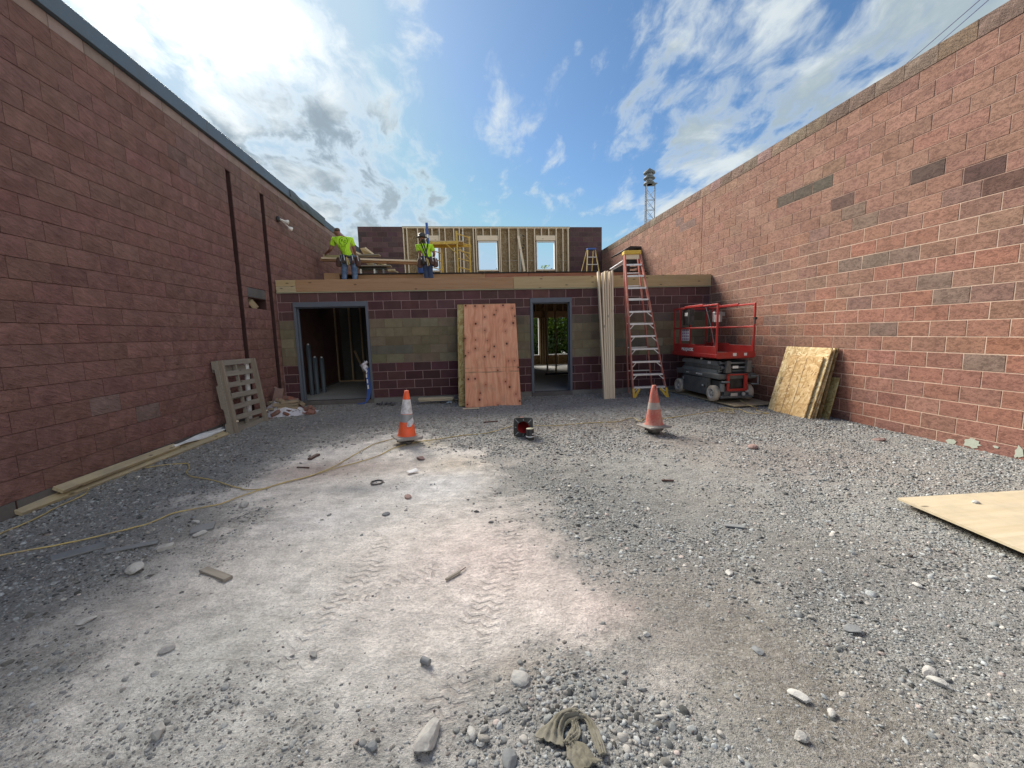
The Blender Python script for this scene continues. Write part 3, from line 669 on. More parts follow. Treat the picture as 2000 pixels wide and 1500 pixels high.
def rcol(k,x,z):
    p=face_px(rw,x,z)
    if p:
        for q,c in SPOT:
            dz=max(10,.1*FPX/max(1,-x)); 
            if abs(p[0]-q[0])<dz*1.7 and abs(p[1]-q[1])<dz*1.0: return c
        for q in ORG:
            if abs(p[0]-q[0])<20 and abs(p[1]-q[1])<11: return jit((.335,.165,.112),.06)
    if k>=9: c=random.choice([(.32,.175,.125),(.31,.168,.12),(.315,.18,.128),(.29,.16,.115)])
    elif k>=3: c=random.choice([(.315,.175,.12),(.30,.17,.12),(.29,.165,.12),(.28,.168,.125),(.325,.17,.115),(.31,.18,.125)])
    elif k>=-1: c=random.choice([(.325,.165,.11),(.335,.16,.105),(.30,.165,.115),(.27,.16,.12),(.30,.165,.115),(.33,.17,.115)])
    else: c=random.choice([(.33,.155,.108),(.345,.16,.11),(.29,.15,.11),(.32,.165,.12),(.30,.145,.105)])
    return jit(c,.05)
zr_=[(k,(ZL(k),ZL(k+1))) for k in range(-7,17)]
JT=-10.18
rr=courses(zr_,-18.2,2,lambda k:-5.808+(0 if k%2 else BL/2),[(JT-.008,JT+.008,-1,4.9)],rcol,lambda x,z:x<-9.75 and z<2.85)
rr=[r for r in rr if not(r[1]<-9.95 and r[3]<2.7)]
for r in rr: r[4]=(r[4][0]*.97,r[4][1]*.99,r[4][2]*1.05)
block_wall(rw,rr,'mottle',M['mott'],M['mott_a'],296,6)
cp=courses([(17,(4.813,5.030))],-18.2,2,lambda k:-6.62,[],lambda k,x,z:jit((.20,.145,.115),.12))
block_wall(rw,cp,'split',M['split'],M['split_a'],0,8,'coping_block')
ZU=ZL(8)  # above this the joint shadow is put into a darker mortar colour
for a_,b_ in((-18.2,JT-.007),(JT+.007,3)):
    core(rw,'mortar',M['mortar_r'],[(a_,b_,-.3,ZU)],.0025,.20); core(rw,'mortar',M['mortar_u'],[(a_,b_,ZU,4.813)],.003,.20)
core(rw,'mortar',M['mortar_r'],[(-18.2,3,4.813,5.022)],.012,.2)
core(rw,'joint_seal',M['black'],[(JT-.007,JT+.007,-.3,4.813)],.02,.2)
# patches of bare pale wash at the foot of the wall
def patchmat(t):
    o=t.n('ShaderNodeTexCoord').outputs['Object']; n=t.noise(o,30,5,.7)
    return t.mix(n,(.36,.40,.33),(.50,.53,.45)),t.bump(n,.5,.004)
pm=newmat('pale_wash',patchmat,.95)
for px,py,w,h in((1857,862,.13,.075),(1898,866,.19,.13),(1990,884,.09,.16),(1946,873,.07,.03)):
    p=onX(px,py,RX); n=18; q=MB(); rr_=[random.uniform(.6,1.1) for _ in range(n)]
    poly=[(-p.y+w*.5*rr_[i]*math.cos(2*math.pi*i/n),p.z+h*.5*rr_[i]*math.sin(2*math.pi*i/n)) for i in range(n)]
    q.prism(poly,.004,Matrix.Translation((0,-.0035,0))); q.build('wash_patch',pm,rw,fix=True)
# ------------------------------------------------------------------ front wall of the new building
SK=-.0151; FY=9.801
fw=empty('block_wall',(0,FY,0),math.atan(SK)); tag(fw,'low maroon and tan block wall with two door openings under a timber beam','wall',kind='thing')
FZ=lambda k:.119+CH*k
LD=(-3.80,-2.17); RD=(1.575,2.58); DH=FZ(11)
def fcol(k,x,z):
    if 4<=k<=8:
        if k==8 and x>1: return jit((.125,.105,.08),.14)
        if random.random()<.07: return jit((.24,.215,.15),.06)
        if random.random()<.06: return jit((.125,.12,.10),.06)
        return jit((.185,.155,.105),.10)
    if k<4: return jit((.092,.045,.050),.14)
    return jit((.108,.058,.060),.14)
cutsF=[(LD[0],LD[1],-1,DH),(RD[0],RD[1],-1,DH)]
fr=courses([(k,(FZ(k),FZ(k+1))) for k in range(12)],-4.13,6.07,lambda k:-2.0293+(0 if k%2 else BL/2),cutsF,fcol,lambda x,z:False)
block_wall(fw,fr,'smooth',M['smooth'],M['smooth_a'],300,5)
def wallcore(z0,z1,mat):
    for a,b in((-4.14,LD[0]),(LD[1],RD[0]),(RD[1],6.08)): core(fw,'mortar',mat,[(a,b,z0,min(z1,DH))],.0025,.19)
wallcore(FZ(0),FZ(4),M['mortar_f']); wallcore(FZ(4),FZ(9),M['mortar_t']); wallcore(FZ(9),FZ(11),M['mortar_f']); core(fw,'mortar',M['mortar_f'],[(-4.14,6.08,FZ(11),FZ(12))],.0025,.19)
c=MB()
for a,b in((-4.14,LD[0]),(LD[1],RD[0]),(RD[1],6.08)): c.box(((a+b)/2,.09,-.09),(b-a,.212,.40),None,0,.004)
c.build('concrete_base',M['conc'],fw)
c=MB(); c.box(((LD[0]+LD[1])/2,.10,-.10),(LD[1]-LD[0]-.004,.2,.40),None,0,.006); c.build('door_sill',M['concd'],fw)
c=MB(); c.box(((RD[0]+RD[1])/2,.085,-.10),(RD[1]-RD[0]-.004,.23,.40),None,0,.006); c.build('door_sill',M['concd'],fw)
def doorframe(x0,x1,label):
    t=empty('door_frame',M=fw.matrix_basis@Matrix.Translation(((x0+x1)/2,0,.1))); tag(t,label,'door frame',None)
    w=x1-x0; h=DH-.1
    for s in(-1,1):
        m=MB(); m.box((s*(w/2-.028),.055,h/2-.055),(.056,.17,h-.11),None,0,.004); m.box((s*(w/2-.066),.09,h/2-.055),(.022,.05,h-.11)); m.build('jamb',M['frame'],t)
    m=MB(); m.box((0,.055,h-.055),(w,.172,.11),None,0,.004); m.box((0,.09,h-.121),(w-.12,.05,.022)); m.build('head',M['frame'],t)
    return t
doorframe(*LD,'wide slate blue steel door frame round the dark left opening'); doorframe(*RD,'narrow slate blue steel door frame with trees seen through it')
# ---- timber edge beam
bt=empty('edge_beam',M=fw.matrix_basis@Matrix.Translation((0,0,FZ(12)))); tag(bt,'long timber edge beam lying on top of the front block wall','beam')
m=MB(); m.box((.98,.07,.0125),(10.2,.20,.022)); m.build('sill_plate',M['treat'],bt)
def beamp(x0,x1,z0,z1,y,mat,d=.13,name='plank'):
    q=MB(); q.box((0,0,0),(x1-x0-.004,d,z1-z0-.003),None,0,.004); o=q.build(name,mat,bt); o.matrix_basis=Matrix.Translation(((x0+x1)/2,y,(z0+z1)/2)); return o
beamp(-3.70,1.19,.024,.292,.045,M['beamA']); beamp(1.19,6.08,.024,.296,.043,M['beamB']); beamp(-4.13,-3.70,.024,.155,.047,M['yellowb']); beamp(-4.13,-3.70,.155,.292,.049,M['beamB'])
# ---- decks
q=MB(); q.box((.97,11.55,2.83),(10.1,3.28,.03)); o=q.build('roof_deck',M['osbd']); tag(o,'lower sheathed deck behind the timber edge beam','deck',kind='structure')
q=MB(); q.box((.97,15.55,3.44),(10.1,4.6,.03)); o=q.build('upper_deck',M['osbd']); tag(o,'upper sheathed deck in front of the framed wall','deck',kind='structure')
rb=empty('rim_beam',(0,13.2,2.846)); tag(rb,'brown timber rim beam stepping up to the upper deck behind the workers','beam')
for a,b,mt in((-3.15,.72,'beamA'),(.72,2.1,'beamC'),(2.1,3.9,'beamC'),(3.9,6.02,'beamC')):
    q=MB(); q.box((0,0,0),(b-a-.006,.09,.57),None,0,.004); o=q.build('plank',M[mt],rb); o.matrix_basis=Matrix.Translation(((a+b)/2,.06,.29))
q=MB(); q.box((1.43,.02,.60),(9.16,.06,.03)); q.build('black_edge_strip',M['dark_strip'],rb)  # thin black strip along the top of the rim beam
q=MB(); q.box((0,0,0),(.50,.09,.26),None,0,.004); o=q.build('timber_block',M['beamA']); o.matrix_basis=Matrix.Translation((-3.78,12.55,2.975+.005)); 
a=onY(633,535,12.6); b=onY(663,535,12.6); o.matrix_basis=Matrix.Translation(((a.x+b.x)/2,12.6,2.845+ (a.z-2.845)/2))@Matrix.Diagonal(((b.x-a.x)/.5,1,(a.z-2.845+.03)/.26,1)); tag(o,'short brown timber block on the deck beside the left worker','timber block')
# ---- rear two-storey wall
BY=17.85
bw=empty('framed_wall',(0,BY,0)); tag(bw,'tall unfinished rear wall of studs and sheathing between two maroon block piers','wall',kind='thing')
def bcol(k,x,z): return jit(random.choice([(.105,.062,.066),(.10,.06,.062),(.125,.075,.075),(.085,.055,.056)]),.10)
zb=[(k,(5.985-CH*(k+1),5.985-CH*k)) for k in range(13)]
bt_=courses(zb,-4.13,-2.37,lambda k:-2.37+(BL/2 if k%2 else 0),[],bcol)+courses(zb,4.66,6.08,lambda k:6.08+(BL/2 if k%2 else 0),[],bcol)
block_wall(bw,bt_,'smooth',M['smooth'],M['smooth_a'],150,5)
core(bw,'mortar',M['mortar_t'],[(-4.14,-2.37,3.35,5.985)],.0035,.19); core(bw,'mortar',M['mortar_t'],[(4.66,6.08,3.35,5.985)],.0035,.19)
WIN=[(onY(822,500,BY).x,onY(857,500,BY).x),(onY(934.5,500,BY).x,onY(972,500,BY).x),(onY(1048.5,500,BY).x,onY(1084,500,BY).x)]
WZ=(4.22,5.40)
def bx(name,mat,x0,x1,z0,z1,y0,y1):
    q=MB(); q.box((0,0,0),(x1-x0,y1-y0,z1-z0)); o=q.build(name,mat,bw); o.matrix_basis=Matrix.Translation(((x0+x1)/2,(y0+y1)/2,(z0+z1)/2)); return o
# sheathing sheets
xe=-2.36; zs_=((3.46,4.62),(4.624,5.93))
for za,zb2 in zs_:
    x=xe
    while x<4.64:
        x1=min(x+1.216,4.65); segs=[(x,x1)]
        for w0,w1 in WIN:
            ns=[]
            for a,b in segs:
                if b<=w0 or a>=w1: ns.append((a,b)); continue
                if a<w0: ns.append((a,w0))
                if b>w1: ns.append((w1,b))
                lo=(max(a,w0),min(b,w1))
                if za<WZ[0]: bx('sheathing_panel',M['osbw'],lo[0],lo[1],za,WZ[0],.145,.157)
                if zb2>WZ[1]: bx('sheathing_panel',M['osbw'],lo[0],lo[1],WZ[1],zb2,.145,.157)
            segs=ns
        for a,b in segs:
            if b-a>.03: bx('sheathing_panel',M['osbw'],a+.002,b-.002,za,zb2,.145,.157)
        x=x1+.003
for px in(790,797,818,860,871,888,899,906,926,931,975.5,978.5,995,1013,1030,1045,1087,1100,1110):
    x=onY(px,500,BY).x; bx('stud',M['pinew'],x-.019,x+.019,3.46,5.93,0,.14)
bx('top_plate',M['pinew'],-2.37,4.66,5.93,5.968,-.002,.142); bx('top_plate',M['treat'],-2.37,4.66,5.968,6.0,-.006,.15)
bx('bottom_plate',M['pinew'],-2.37,4.66,3.455,3.493,-.003,.144)
for w0,w1 in WIN:
    bx('header',M['pinew'],w0-.03,w1+.03,WZ[1]+.03,WZ[1]+.20,-.004,.12); bx('header_plate',M['pinew'],w0-.03,w1+.03,WZ[1]+.20,WZ[1]+.235,-.006,.13)
    for f in(.28,.68): xx=w0+(w1-w0)*f; bx('cripple_stud',M['pinew'],xx-.019,xx+.019,WZ[1]+.235,5.93,.002,.13)
    bx('window_sill',M['pinew'],w0-.02,w1+.02,WZ[0]-.04,WZ[0],-.004,.16)
    for xx in(w0,w1-.022): bx('window_liner',M['white'],xx,xx+.022,WZ[0],WZ[1],.01,.165)
    bx('window_liner',M['white'],w0+.022,w1-.022,WZ[1]-.022,WZ[1]+.004,.01,.165)
    bx('window_liner',M['white'],w0+.022,w1-.022,WZ[0]-.004,WZ[0]+.022,.012,.165)
    for f in(.3,.7): xx=w0+(w1-w0)*f; bx('cripple_stud',M['grey'],xx-.019,xx+.019,3.49,WZ[0]-.04,.002,.13)
a=onY(1012,461,BY-.05); b=onY(1024.5,530,BY-.25)
q=MB(); q.bar(a,b,.09,.04,(0,-1,0)); o=q.build('brace_board',M['pinew']); tag(o,'pale board leaning diagonally against the rear studs between two windows','board')
for px,py,h in((1022,480,.85),(905,463,.5)):      # vertical print on the sheathing: only illegible strokes can be seen
    p=onY(px,py,BY+.145); q=MB(); n=int(h/.10)
    for i in range(n):
        z=p.z+h/2-i*.10; 
        for j in range(3):
            q.box((p.x+random.uniform(-.035,.035),.1435,z+random.uniform(-.03,.03)),(random.choice([.02,.06]),.002,random.choice([.014,.05])))
    q.build('print_mark',M['print'],bw)
# lower storey of the rear wall with two openings
core(bw,'lower_sheathing',M['osbd'],[(-4.14,1.9,.1,3.43),(1.9,6.08,.1,.52),(1.9,6.08,2.17,3.43),(1.9,2.3,.52,2.17),(3.27,3.63,.52,2.17),(4.62,6.08,.52,2.17)],.10,.16)
for x0,x1 in((2.3,3.27),(3.63,4.62)):
    bx('window_liner',M['white'],x0,x1,.52,.56,.09,.20)
    for xx in(x0,x1-.03): bx('window_liner',M['white'],xx,xx+.03,.56,2.17,.085,.19)
    bx('header',M['beamA'],x0-.1,x1+.1,2.175,2.45,.02,.095)
for x in(2.25,3.30,3.40,3.50,3.60,4.66,5.1,2.75,4.1):
    if x in(2.75,4.1,5.1): bx('stud',M['studd'],x-.02,x+.02,.14,.52,.0,.095)
    else: bx('stud',M['studd'],x-.02,x+.02,.14,2.17,.0,.095)
for x in np.arange(2.3,5.2,.4064): bx('stud',M['studd'],x-.02,x+.02,2.46,3.40,.0,.095)
# ---- interior
q=MB(); q.box((.97,13.95,.0),(10.2,7.9,.2)); o=q.build('floor',M['slab']); tag(o,'grey concrete floor slab inside the unfinished building','floor',kind='structure')
pt=empty('stud_wall',(0,14.0,.1)); tag(pt,'row of bare studs inside the dark left doorway','stud wall')
def st(par,x,y,z0,z1,mat='studd',w=.04,d=.09):
    q=MB(); q.box((0,0,0),(w,d,z1-z0)); o=q.build('stud',M[mat],par); o.matrix_basis=Matrix.Translation((x,y,(z0+z1)/2))
for px in(647,660,688,710): st(pt,onY(px,700,14.0).x,0,.04,2.7)
q=MB(); q.box((-2.6,0,.02),(4.6,.09,.04)); q.build('bottom_plate',M['studd'],pt)
q=MB(); q.bar((onY(693,691,13.5).x,-.5,1.02),(onY(712,735,13.3).x,-.7,.35),.06,.03); q.build('leaning_board',M['studd'],pt)
q=MB(); q.box((-2.4,.35,1.34),(3.4,.012,2.68)); q.build('room_shade_panel',M['shelf'],pt)  # added panel, coloured near-black to stand for the unlit room
q=MB(); q.box((-.35,12.1,1.45),(.1,4.2,2.7)); o=q.build('light_block_wall',M['shelf']); tag(o,'added dark partition blocking light between the two doorways','wall')  # added to keep light from the rear openings out of the left room
pr=empty('stud_wall',(0,13.75,.1)); tag(pr,'row of thin bare studs seen through the right doorway','stud wall')
for px in(1069,1086,1110): st(pr,onY(px,700,13.75).x,0,.04,2.7,'studd',.045,.09)
q=MB(); q.box((3.6,0,.02),(1.8,.09,.04)); q.build('bottom_plate',M['dark_strip'],pr)
for (x0,y0,x1,h,lab) in((598,768,605,1.28,'tallest blue grey pipe standing inside the left doorway'),(611,766,613,.95,'short blue grey pipe between two others inside the left doorway'),(622,763,627,.92,'rearmost blue grey pipe inside the left doorway')):
    p=onZ((x0+x1)/2,y0,.1); q=MB(); r=.055
    q.lathe([(r,0),(r,h),(r*.86,h),(r*.86,h-.02)],16,None,0); o=q.build('standing_pipe',M['conduit']); o.matrix_basis=Matrix.Translation((p.x+.25,p.y-.4,.1)); tag(o,lab,'pipe','pipes inside the left doorway')
    c_=MB(); c_.lathe([(r*.5,h),(r*.5,h+.03),(.01,h+.04)],12); c_.build('pipe_cap',M['alu'],o)
# blue hoses hung on the right jamb of the left door
hs=empty('hose_bundle',(LD[1]-.11,9.80,0)); tag(hs,'bundle of blue hoses hanging on the left door frame','hose')
for i in range(6):
    dx=-.02+.014*i; q=MB()
    pts=[(dx*.5,-.02,.86),(dx,-.055-.006*i,.80),(dx+.012,-.075,.6),(dx+.02,-.08,.35),(dx-.01*(i%2),-.09,.15),(dx-.03-.012*i,-.12,.05),(-.08-.03*i,-.16,.02)]
    q.tube(pts,.0085,6); q.build('hose',M['blue'],hs)
q=MB(); 
for i in range(3): q.box((.0+.01*i,-.075-.004*i,.66-.13*i),(.03,.012,.09))
q.build('white_tag',M['white'],hs)
rg=MB(); n=9
for i in range(n+1):
    for j in range(7):
        t=i/n; w=.07+.09*math.sin(math.pi*min(1,t*1.2)); rg.v.append(Vector((-.02-w*(j/6)+.02*math.sin(i*1.7),-.05-.06*math.sin(math.pi*j/6)-.01*math.sin(i*2+j),.99-.26*t+.02*math.sin(j*2.1))))
for i in range(n):
    for j in range(6): rg.f.append([i*7+j,i*7+j+1,(i+1)*7+j+1,(i+1)*7+j]); rg.mi.append(0); rg.sm.append(True)
o=rg.build('cloth_bag',M['film']); o.matrix_basis=Matrix.Translation((LD[1]-.06,9.80,0)); tag(o,'pale grey cloth bag hung over the blue hoses at the door','bag')
s_=o.modifiers.new('s','SOLIDIFY'); s_.thickness=.008
# ---- trees behind the building
def tree(name,x,y,h,r,leafc,label,bush=False,n=3800,seed=1):
    rn=np.random.default_rng(seed)
    t=empty(name,(x,y,0)); tag(t,label,'bush' if bush else 'tree',None)
    tk=MB(); th=h*.55
    tk.tube([(0,0,-.05),(.05,.02,th*.5),(-.03,.05,th),(.02,0,h*.85)],[.13,.10,.07,.02],8)
    for i in range(7):
        a=rn.uniform(0,6.28); z0=h*rn.uniform(.2,.6); L=r*rn.uniform(.6,1.0)
        tk.tube([(0,0,z0),(math.cos(a)*L*.5,math.sin(a)*L*.5,z0+L*.35),(math.cos(a)*L,math.sin(a)*L,z0+L*.5)],[.05,.03,.01],6)
    tk.build('stem' if bush else 'trunk',bark,t)
    cl=[(rn.normal(0,.5*r),rn.normal(0,.5*r),h*rn.uniform(.12 if bush else .25,.95)) for _ in range(34)]
    vs=[];
    for i in range(n):
        c=cl[rn.integers(len(cl))]; q=np.array(c)+rn.normal(0,.19*r,3)
        if q[2]<.02: q[2]=.05+abs(q[2])
        s=rn.uniform(.06,.12); u=rn.normal(size=3); u/=np.linalg.norm(u); w=np.cross(u,rn.normal(size=3)); w/=np.linalg.norm(w)
        vs+= [q-u*s,q+w*s*.5,q+u*s,q-w*s*.5]
    V=np.array(vs); me=bpy.data.meshes.new('crown'); F=np.arange(len(V)).reshape(-1,4)
    me.from_pydata(V.tolist(),[],F.tolist()); me.materials.append(leafc); o=bpy.data.objects.new('crown',me); link(o,t)
bark=plain('bark',(.09,.07,.05),.95,bump=.5)
def leafmat(name,a,b):
    m=bpy.data.materials.new(name); m.use_nodes=True; t=NT(m.node_tree)
    r=t.n('ShaderNodeNewGeometry').outputs['Random Per Island']; c=t.mix(r,a,b)
    d=t.n('ShaderNodeBsdfDiffuse',{0:c}); tr=t.n('ShaderNodeBsdfTranslucent',{0:t.mix(1.0,c,(1.3,1.5,.6),'MULTIPLY')}); mx=t.n('ShaderNodeMixShader',{0:.45,1:d.outputs[0],2:tr.outputs[0]}); t.n('ShaderNodeOutputMaterial',{0:mx.outputs[0]}); return m
lf1=leafmat('leaf_bright',(.09,.13,.025),(.14,.18,.04)); lf2=leafmat('leaf_deep',(.03,.055,.018),(.06,.09,.025)); lf3=leafmat('leaf_blue',(.03,.05,.035),(.05,.075,.045))
tree('broadleaf_tree',5.6,24.5,5.0,1.7,lf1,'bright green tree seen through the right doorway',n=5200,seed=3)
tree('broadleaf_tree',7.6,26.0,5.2,2.0,lf2,'deep green tree right of the bright one behind the building',n=5200,seed=4)
tree('broadleaf_tree',3.4,26.5,4.8,1.9,lf3,'bluish green tree left of the bright one behind the building',n=5200,seed=5)
tree('young_tree',onY(1068,525,27).x,27.0,5.75,.8,lf2,'slim treetop just showing at the foot of the right rear window',n=1500,seed=6)
for i,(x,y,lf,lab) in enumerate(((3.0,23.2,lf3,'low bluish shrub at the left behind the rear opening'),(4.9,23.0,lf2,'low dark shrub in the middle behind the rear opening'),(6.6,23.4,lf2,'low dark shrub at the right behind the rear opening'))):
    tree('shrub',x,y,2.3,1.3,lf,lab,True,3600,20+i)
wb=MB()
tree('broadleaf_tree',5.2,30.0,4.6,3.2,lf2,'broad dark tree farthest behind the building',n=7000,seed=9)
# ---- siren tower
tw=empty('siren_tower',(16.1,35,0)); tag(tw,'lattice mast with a stacked grey warning siren beyond the right wall','siren tower')
L3=[(-.30,-.1),(.50,.05),(-.18,.42)]; TH=13.75
for i,(x,y) in enumerate(L3):
    q=MB(); q.cyl((x,y,0),(x,y,TH),.045,None,8); q.build('leg',M['galv'],tw)
q=MB(); z=.2; i=0
while z<TH-.5:
    for a,b in((0,1),(1,2),(2,0)):
        A=L3[a];B=L3[b]; q.bar((*A,z),(*B,z),.03,.03); q.bar((*A,z),(*B,z+.82),.025,.025); 
        if (a,b)==(0,1): q.bar((*B,z),(*A,z+.82),.025,.025)
    z+=.82
q.build('lattice',M['galv'],tw)
q=MB(); q.prism([(-.36,0),(.58,0),(.58,.06),(-.36,.06)],.7,Matrix.Translation((0,.12,TH))); q.build('platform',M['horn'],tw,fix=True)
sx,sy=.02,.12
for k in range(3):
    z=TH+.02+k*.43; q=MB()
    q.lathe([(.25,z+.06),(.47,z+.0),(.485,z+.05),(.37,z+.20),(.27,z+.27)],24,Matrix.Translation((sx,sy,0))); q.build('siren_horn',M['horn'],tw)
q=MB(); q.lathe([(.27,TH),(.27,TH+1.1)],20,Matrix.Translation((sx,sy,0))); q.build('siren_core',M['galv'],tw)
q=MB(); z=TH+1.0; q.lathe([(.46,z-.04),(.47,z+.02),(.05,z+.33),(.01,z+.36)],24,Matrix.Translation((sx,sy,0))); q.build('siren_cap',M['horn'],tw)
# ---- overhead cables beyond the right wall
for (a,b,lab) in(((1780,115),(1912,0),'upper of two thin blue overhead cables above the right wall'),((1838,80),(1929,0),'lower of two thin blue overhead cables above the right wall')):
    A=CAM+ray(*a)*17; B=CAM+ray(*b)*13.0; d=B-A; q=MB(); p0=A-d*2.2; p1=A+d*4.5
    pts=[p0.lerp(p1,i/16)-Vector((0,0,.02*math.sin(math.pi*i/16))) for i in range(17)]; off=A-pts[5]
    q.tube([p+Vector((0,0,off.z*0)) for p in pts],.017,6); o=q.build('overhead_cable',M['cable']); tag(o,lab,'cable','overhead cables')
# ---- twin floodlight on the left wall
fl=empty('wall_light',(LX,10.28,2.715+1.55),R(90)); tag(fl,'twin floodlight fixed high on the red left wall','wall light')
q=MB(); q.lathe([(.06,0),(.065,.02),(.055,.05),(.02,.06)],18,Matrix.Translation((0,-.015,0))@Matrix.Rotation(R(90),4,'X')); q.build('base',M['black'],fl)
for i,(dx,dz,dirv) in enumerate(((.12,-.03,(.2,-1,-.1)),(.30,-.13,(.6,-.7,-.35)))):
    d=Vector(dirv).normalized(); p=Vector((dx,-.16,dz)); q=MB(); q.tube([(0,-.08,0),(dx*.5,-.12,dz*.5),p],.016,8); 
    Mx=Matrix.Translation(p)@d.to_track_quat('Z','Y').to_matrix().to_4x4()
    q.lathe([(.015,-.04),(.03,-.025),(.046,.02),(.05,.045),(.047,.05)],18,Mx); o=q.build('lamp_head',M['white'],fl)
    g=MB(); g.lathe([(.046,.049),(.035,.06),(.01,.064)],18,Mx); g.build('lamp_glass',M['glass'],o)
# ------------------------------------------------------------------ text marks
def text_mesh(s,size,name,mat,parent,Mx,bold=0.0,depth=.002,fit=None,curve=None):
    c=bpy.data.curves.new('lettering','FONT'); c.body=s; c.size=size; c.align_x='CENTER'; c.align_y='CENTER'; c.extrude=depth/2; c.offset=bold; c.resolution_u=3
    tmp=bpy.data.objects.new('tmp',c); COL.objects.link(tmp); dg=bpy.context.evaluated_depsgraph_get(); me=bpy.data.meshes.new_from_object(tmp.evaluated_get(dg))
    bpy.data.objects.remove(tmp); bpy.data.curves.remove(c)
    if fit:
        xs=[v.co.x for v in me.vertices]; ys=[v.co.y for v in me.vertices]; sx=fit[0]/(max(xs)-min(xs)); sy=fit[1]/(max(ys)-min(ys)); cx=(max(xs)+min(xs))/2; cy=(max(ys)+min(ys))/2
        for v in me.vertices: v.co.x=(v.co.x-cx)*sx; v.co.y=(v.co.y-cy)*sy
    me.name=name; me.materials.clear(); me.materials.append(mat); o=bpy.data.objects.new(name,me); link(o,parent); o.matrix_basis=Mx; return o
# ------------------------------------------------------------------ sheets
def sheet(name,BL_,BR_,TL_,th,mat,label,cat,group=None,H=None):
    # parallelogram sheet standing on its bottom edge BL_->BR_, leaning to TL_
    BL_=Vector(BL_);BR_=Vector(BR_);TL_=Vector(TL_); x=BR_-BL_; up=TL_-BL_; n=x.cross(up).normalized()
    Mx=frame(BL_+x/2,x,n.cross(x) if n.cross(x).dot(up)>0 else x.cross(n)); w=x.length; h=(up-x.normalized()*up.dot(x.normalized())).length
    q=MB(); q.box((0,0,h/2),(w,th,h),None,0,.0015); o=q.build(name,mat); o.matrix_basis=Mx; return tag(o,label,cat,group)
# red plywood and companions against the front wall
g=lambda a,b:Vector((onZ(a,b).x,onZ(a,b).y,-.004))
wy=lambda x:FY+SK*x
A=g(909,796);B=g(1018,792); T=Vector((-.045,wy(0)-.075,2.225))
sheet('plywood_sheet',A,B,T,.018,M['redply'],'reddish knotty plywood sheet leaning upright on the front wall','plywood')
A2=g(896,794)+Vector((0,.03,0)); sheet('sheathing_sheet',A2,A2+Vector((1.22,-.06,0)),Vector((-.125,wy(0)-.052,2.232)),.018,M['osbm'],'greyish green speckled sheet mostly hidden behind the red plywood','sheathing sheet')
A3=g(905,790)+Vector((.07,.08,0)); sheet('plywood_sheet',A3,A3+Vector((1.20,-.06,0)),Vector((.03,wy(0)-.025,2.215)),.016,M['grey'],'grey weathered sheet, rearmost behind the red plywood','plywood')
q=MB(); q.box((0,0,0),(.34,.04,.018)); o=q.build('wood_offcut',M['pinew']); p=onZ(920,799); o.matrix_basis=Matrix.Translation((p.x,p.y-.02,hz(p.x,p.y)+.022))@Matrix.Rotation(-.04,4,'Z'); tag(o,'thin pale wood strip lying at the foot of the red plywood','wood scrap')
# pale boards stacked low beside it
for i,(dz,x0,x1,dy,lab) in enumerate(((.025,820,884,0,'lower pale board of the low stack by the front wall'),(.065,819,886,-.02,'upper pale board of the low stack by the front wall'))):
    a=onZ(x0,789);b=onZ(x1,788); z=.045; q=MB(); q.box((0,0,0),((b-a).length,.19,.038),None,0,.003); o=q.build('board',M['plyf']); o.matrix_basis=Matrix.Translation(((a.x+b.x)/2,9.36+dy,z+dz+.02))@Matrix.Rotation(-.015+.02*i,4,'Z'); tag(o,lab,'board','boards stacked by the front wall')
q=MB(); q.box((0,0,0),(.5,.14,.038),None,0,.003); o=q.build('board',M['grey']); o.matrix_basis=Matrix.Translation((-.12,9.55,.05)); tag(o,'grey board end poking out behind the red plywood','board')
# clear plastic scrap + black wrapped bundle
def crumple(n,m,fx,th=.0):
    q=MB()
    for i in range(n+1):
        for j in range(m+1): q.v.append(Vector(fx(i/n,j/m)))
    for i in range(n):
        for j in range(m): a=i*(m+1)+j; q.f.append([a,a+1,a+m+2,a+m+1]); q.mi.append(0); q.sm.append(True)
    return q
q=crumple(14,10,lambda s,t:((s-.5)*.42,(t-.5)*.16+.04*math.sin(s*5),.03+.045*math.sin(math.pi*t)*(.6+.5*mnoise.noise((s*5,t*3,1)))+.012*math.sin(s*23+t*3)))
M['wrap']=plain('shiny_black_wrap',(.035,.037,.04),.25,0,.3,14,(.25,.25,.25))
o=q.build('black_wrap',M['wrap']); p=onZ(756,791); o.matrix_basis=Matrix.Translation((p.x,p.y-.06,.0))@Matrix.Rotation(-.02,4,'Z'); tag(o,'crumpled shiny black plastic bundle lying by the concrete base','plastic bundle'); o.modifiers.new('s','SOLIDIFY').thickness=.006
q=crumple(8,8,lambda s,t:((s-.5)*.13,(t-.5)*.1,.015+.05*abs(mnoise.noise((s*4,t*4,5)))+.02*math.sin(math.pi*s)))
M['clear']=plain('cloudy_plastic',(.42,.50,.55),.15); o=q.build('plastic_scrap',M['clear']); p=onZ(878,790); o.matrix_basis=Matrix.Translation((p.x,p.y-.05,.02)); tag(o,'small crumpled bluish plastic scrap in front of the pale boards','plastic scrap'); o.modifiers.new('s','SOLIDIFY').thickness=.004
